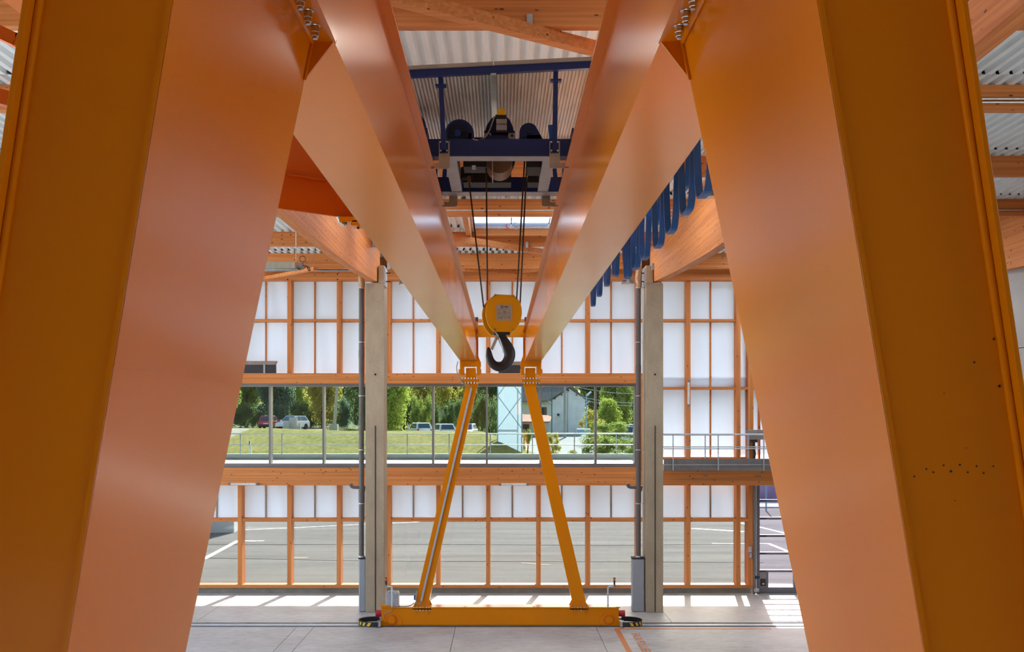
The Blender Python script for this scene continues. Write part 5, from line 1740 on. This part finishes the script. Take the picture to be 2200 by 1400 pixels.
# pale boards in front of the white car
for i, (a, b, y0) in enumerate(((609, 620, 905), (621, 638, 896), (640, 646, 908))):
    Y = 106.0 + 0.4 * i
    zb = 3.9
    o = MB().box(PX(a, Y), PX(b, Y), Y, Y + 0.25, zb, PZ(y0, Y)).build('board', 'pallet_board', None, (PX((a + b) / 2, Y), Y, zb))
    tag(o, ('low pale cabinet left of the tall pale cabinet', 'tall pale cabinet in front of a white car', 'narrow pale cabinet right of the tall one')[i], 'cabinet', 'pale roadside cabinets')

# ---- poles
def pole(name, p0, p1, r, mat, label, cat='pole'):
    o = MB().cyl(p0, p1, r, 12, r * 0.8).build(name, mat, None, p0)
    return tag(o, label, cat)
pl = thing('utility_pole', 'leaning pale concrete pole with block base on the bank', 'pole', W(718, 921, 92))
MB().cyl(W(718.5, 912, 92), W(727, 790, 92), 0.14, 10, 0.12).build('shaft', 'pole_concrete', pl)
MB().box(PX(709, 92), PX(726, 92), 91.6, 92.4, 4.0, PZ(911, 92)).build('base_block', 'pole_concrete', pl)
pole('utility_pole', Vector((PX(1213.5, 160), 160, 1.9)), W(1213.5, 800, 160), 0.22, 'pole_concrete', 'weathered grey utility pole in front of the house gable')
pole('green_pole', Vector((PX(1185.5, 120), 120, 1.9)), W(1185.5, 800, 120), 0.07, 'pole_green', 'slim green pole left of the house gable')
lm = thing('lamp_post', 'pale blue lamp post with floodlight right of the house', 'lamp post', Vector((PX(1259.5, 130), 130, 1.9)))
MB().cyl((PX(1259.5, 130), 130, 1.9), W(1259.5, 846, 130), 0.07, 10).build('shaft', 'pole_blue', lm)
MB().bar(W(1261, 849, 130), W(1270, 841, 130), 0.3, 0.22).build('floodlight', 'white_paint', lm)
MB().cyl(W(1259, 850, 130), W(1264, 848, 130), 0.12, 10).build('bracket', 'guard_grey', lm)
# overhead wires
for i, (y0, y1) in enumerate(((826, 842), (845, 862), (852, 868))):
    a, b = W(1213.5, y0, 160) + Vector((0.26, 0, 0)), W(1400, y1 + 3, 158)
    o = MB().tube([a.lerp(b, k / 8) - Vector((0, 0, 0.5 * math.sin(math.pi * k / 8))) for k in range(9)], 0.035, 5).build('overhead_wire', 'white_paint', None, (a + b) / 2)
    tag(o, ('top overhead wire right of the house', 'middle overhead wire right of the house', 'lowest overhead wire right of the house')[i], 'wire', 'overhead wires')

# ---- white braced tower
tw = thing('braced_tower', 'white sheeted tower with cross bracing on the grass bank', 'tower', (PX(1095, 76), 76, 2.6))
TYY = 76.0
x0, x1 = PX(1069, TYY), PX(1121, TYY)
MB().add([(x0, TYY + 0.06, 2.4), (x1, TYY + 0.06, 2.4), (x1, TYY + 0.06, 8.6), (x0, TYY + 0.06, 8.6)], [(0, 1, 2, 3)]).build('sheeting', 'tower_sheet', tw, fix=False)
MB().box(x0, x1, TYY + 1.5, TYY + 1.6, 2.4, 2.7).box(x0, x1, TYY + 1.5, TYY + 1.6, 5.4, 5.5).box(x0, x0 + 0.08, TYY + 1.5, TYY + 1.6, 2.4, 8.6).box(x1 - 0.08, x1, TYY + 1.5, TYY + 1.6, 2.4, 8.6).build('rear_frame', 'tower_brace', tw)
for x in (x0, x1):
    MB().box(x - 0.04, x + 0.04, TYY - 0.03, TYY + 0.08, 2.4, 8.6).build('corner_post', 'pole_blue', tw)
def brc(a, b):
    MB().bar(a, b, 0.06, 0.05).build('brace', 'tower_brace', tw)
Yb = TYY + 0.02
brc(Vector((x0, Yb, PZ(920, TYY))), Vector((x1, Yb, PZ(850, TYY))))
brc(Vector((x1, Yb, PZ(920, TYY))), Vector((x0, Yb, PZ(850, TYY))))
brc(Vector((x0, Yb, PZ(850, TYY))), Vector((x1, Yb, PZ(780, TYY))))
brc(Vector((x1, Yb, PZ(850, TYY))), Vector((x0, Yb, PZ(780, TYY))))

# ---- house with gable
HY = 175.0
def hp_(px, py, dy=0.0):
    return W(px, py, HY + dy)
hs = thing('house', 'grey white gabled house with slate roof behind the road', 'house', Vector((PX(1215, HY), HY, 1.6)))
zb = 1.6
gw = [(1187, 0), (1257, 0), (1257, 858), (1224, 834), (1187, 859)]
pts = [Vector((PX(a, HY), HY, zb if b == 0 else PZ(b, HY))) for a, b in gw]
off = Vector((-7.0, 9.0, 0))
MB().prism(pts, off).build('walls', 'house_wall', hs)
# roof slopes
def roof(a, b, nm):
    A_, B_ = W(a[0], a[1], HY - 0.5), W(b[0], b[1], HY - 0.5)
    o2 = Vector((-7.6, 9.8, 0))
    up = Vector((0, 0, 0.16))
    MB().hexa([A_, B_, B_ + o2, A_ + o2, A_ + up, B_ + up, B_ + o2 + up, A_ + o2 + up]).build(nm, 'slate_roof', hs)
roof((1177, 862), (1224.5, 831), 'roof_slope')
roof((1223.5, 831), (1268, 861), 'roof_slope')
MB().box(PX(1203, HY + 4), PX(1211, HY + 4), HY + 4, HY + 4.7, PZ(845, HY), PZ(822, HY)).build('chimney', 'pole_concrete', hs)
for a, b in ((1178, 861), (1267, 861)):
    c = W(a, b, HY - 0.4)
    MB().tube([c, c + Vector((0.4 if a < 1200 else -0.4, 0, -0.35)), c + Vector((0.8 if a < 1200 else -0.8, 0, -0.45))], 0.09, 8).build('gutter', 'white_paint', hs)
for a, b in ((1192, 855), (1207, 847), (1239, 848), (1221, 838)):
    MB().pbox(a - 1.5, a + 1.5, b - 1, b + 2, HY - 0.35, 0.35).build('purlin_end', 'trunk', hs)
ac = MB().pbox(1195.5, 1205, 887, 894.5, HY - 0.5, 0.5).build('air_conditioner', 'white_paint', hs, bevel=0.04)
c = W(1199.5, 890.5, HY - 0.5)
MB().cyl(c + Vector((0, -0.03, 0)), c, 0.22, 14).build('fan', 'dark_steel', ac)
MB().pbox(1202.3, 1204.3, 895, 909, HY - 0.1, 0.1).build('pipe_cover', 'white_paint', hs)
MB().pbox(1174, 1204, 909, 910, HY - 0.1, 0.1).build('pipe_cover', 'white_paint', hs)
MB().pbox(1218.8, 1219.8, 842, 935, HY - 0.08, 0.08).build('downpipe', 'box_grey', hs)
# window with shutters on the long side (side wall runs back to the left)
sd = off.normalized()
for k, (t, wd_, mt) in enumerate(((1.5, 0.5, 'shutter'), (2.1, 0.6, 'car_glass'), (2.75, 0.5, 'shutter'))):
    a = Vector((PX(1187, HY), HY, PZ(893, HY))) + sd * t
    b = a + sd * wd_
    nn = Vector((-sd.y, sd.x, 0)).normalized() * 0.06
    if nn.y > 0:
        nn = -nn
    h_ = Vector((0, 0, 1.5))
    MB().hexa([a, b, b + nn, a + nn, a + h_, b + h_, b + nn + h_, a + nn + h_]).build('window' if k == 1 else 'shutter', mt, hs)
an = thing('annex', 'low cream annex with red tiled roof by the house', 'house', Vector((PX(1140, 165), 165, 1.8)))
MB().box(PX(1121, 165), PX(1178, 165), 165, 170, 1.8, PZ(905, 165)).build('walls', 'house_cream', an)
MB().hexa([W(1116, 907, 164.5), W(1182, 907, 164.5), W(1186, 894, 170), W(1116, 891, 170), W(1116, 905, 164.5), W(1182, 905, 164.5), W(1186, 892, 170), W(1116, 889, 170)]).build('roof', 'tile_roof', an)
MB().pbox(1123, 1137, 911, 930, 164.9, 0.1).build('garage_door', 'dark_steel', an)
cn = tag(MB().pbox(1240, 1270, 921, 932, 128, 1.6).build('container', 'pole_blue', None, W(1255, 932, 129), bevel=0.05), 'pale blue container at the foot of the lamp post', 'container')

# ---- far white block of flats and small shed
bl = thing('apartment_block', 'white apartment block far behind the bright tree', 'building', (PX(877, 260), 260, 3))
MB().box(PX(862, 260), PX(897, 260), 260, 272, 3, 17).build('walls', 'block_white', bl)
for a in (867.5, 876, 885, 892):
    for b in (830, 840, 850):
        MB().pbox(a - 1.2, a + 1.2, b, b + 6, 259.9, 0.12).build('window', 'car_glass', bl)
sh_ = thing('shed', 'small shed with red tiled roof rising behind the hedge', 'shed', (PX(960, 140), 140, 3.6))
MB().prism([Vector((PX(a, 140), 140, 3.6 if b == 0 else PZ(b, 140))) for a, b in ((942, 0), (978, 0), (978, 884), (958, 875), (942, 882))], (0, 4, 0)).build('walls', 'pole_concrete', sh_)
for a, b in (((938, 884), (958, 873.5)), ((957.5, 873.5), (981, 886))):
    A_, B_ = W(a[0], a[1], 139.6), W(b[0], b[1], 139.6)
    up = Vector((0, 0, 0.12))
    o2 = Vector((0, 4.8, 0))
    MB().hexa([A_, B_, B_ + o2, A_ + o2, A_ + up, B_ + up, B_ + o2 + up, A_ + o2 + up]).build('roof_slope', 'tile_roof', sh_)
# steps rail at the left end of the terrace
SRY = 66.0
sx0, sx1 = PX(536, SRY), PX(542, SRY)
sr = thing('stair_rail', 'short white slanting stair rail left outside the window', 'railing', (sx0, SRY, land(sx0, SRY)))
MB().bar(W(536, 947, SRY), Vector((sx1, SRY, land(sx1, SRY) - 0.05)), 0.09, 0.06).build('rail', 'white_paint', sr)
MB().box(sx0 - 0.03, sx0 + 0.03, SRY - 0.03, SRY + 0.03, land(sx0, SRY) - 0.1, PZ(947, SRY)).build('post', 'white_paint', sr)
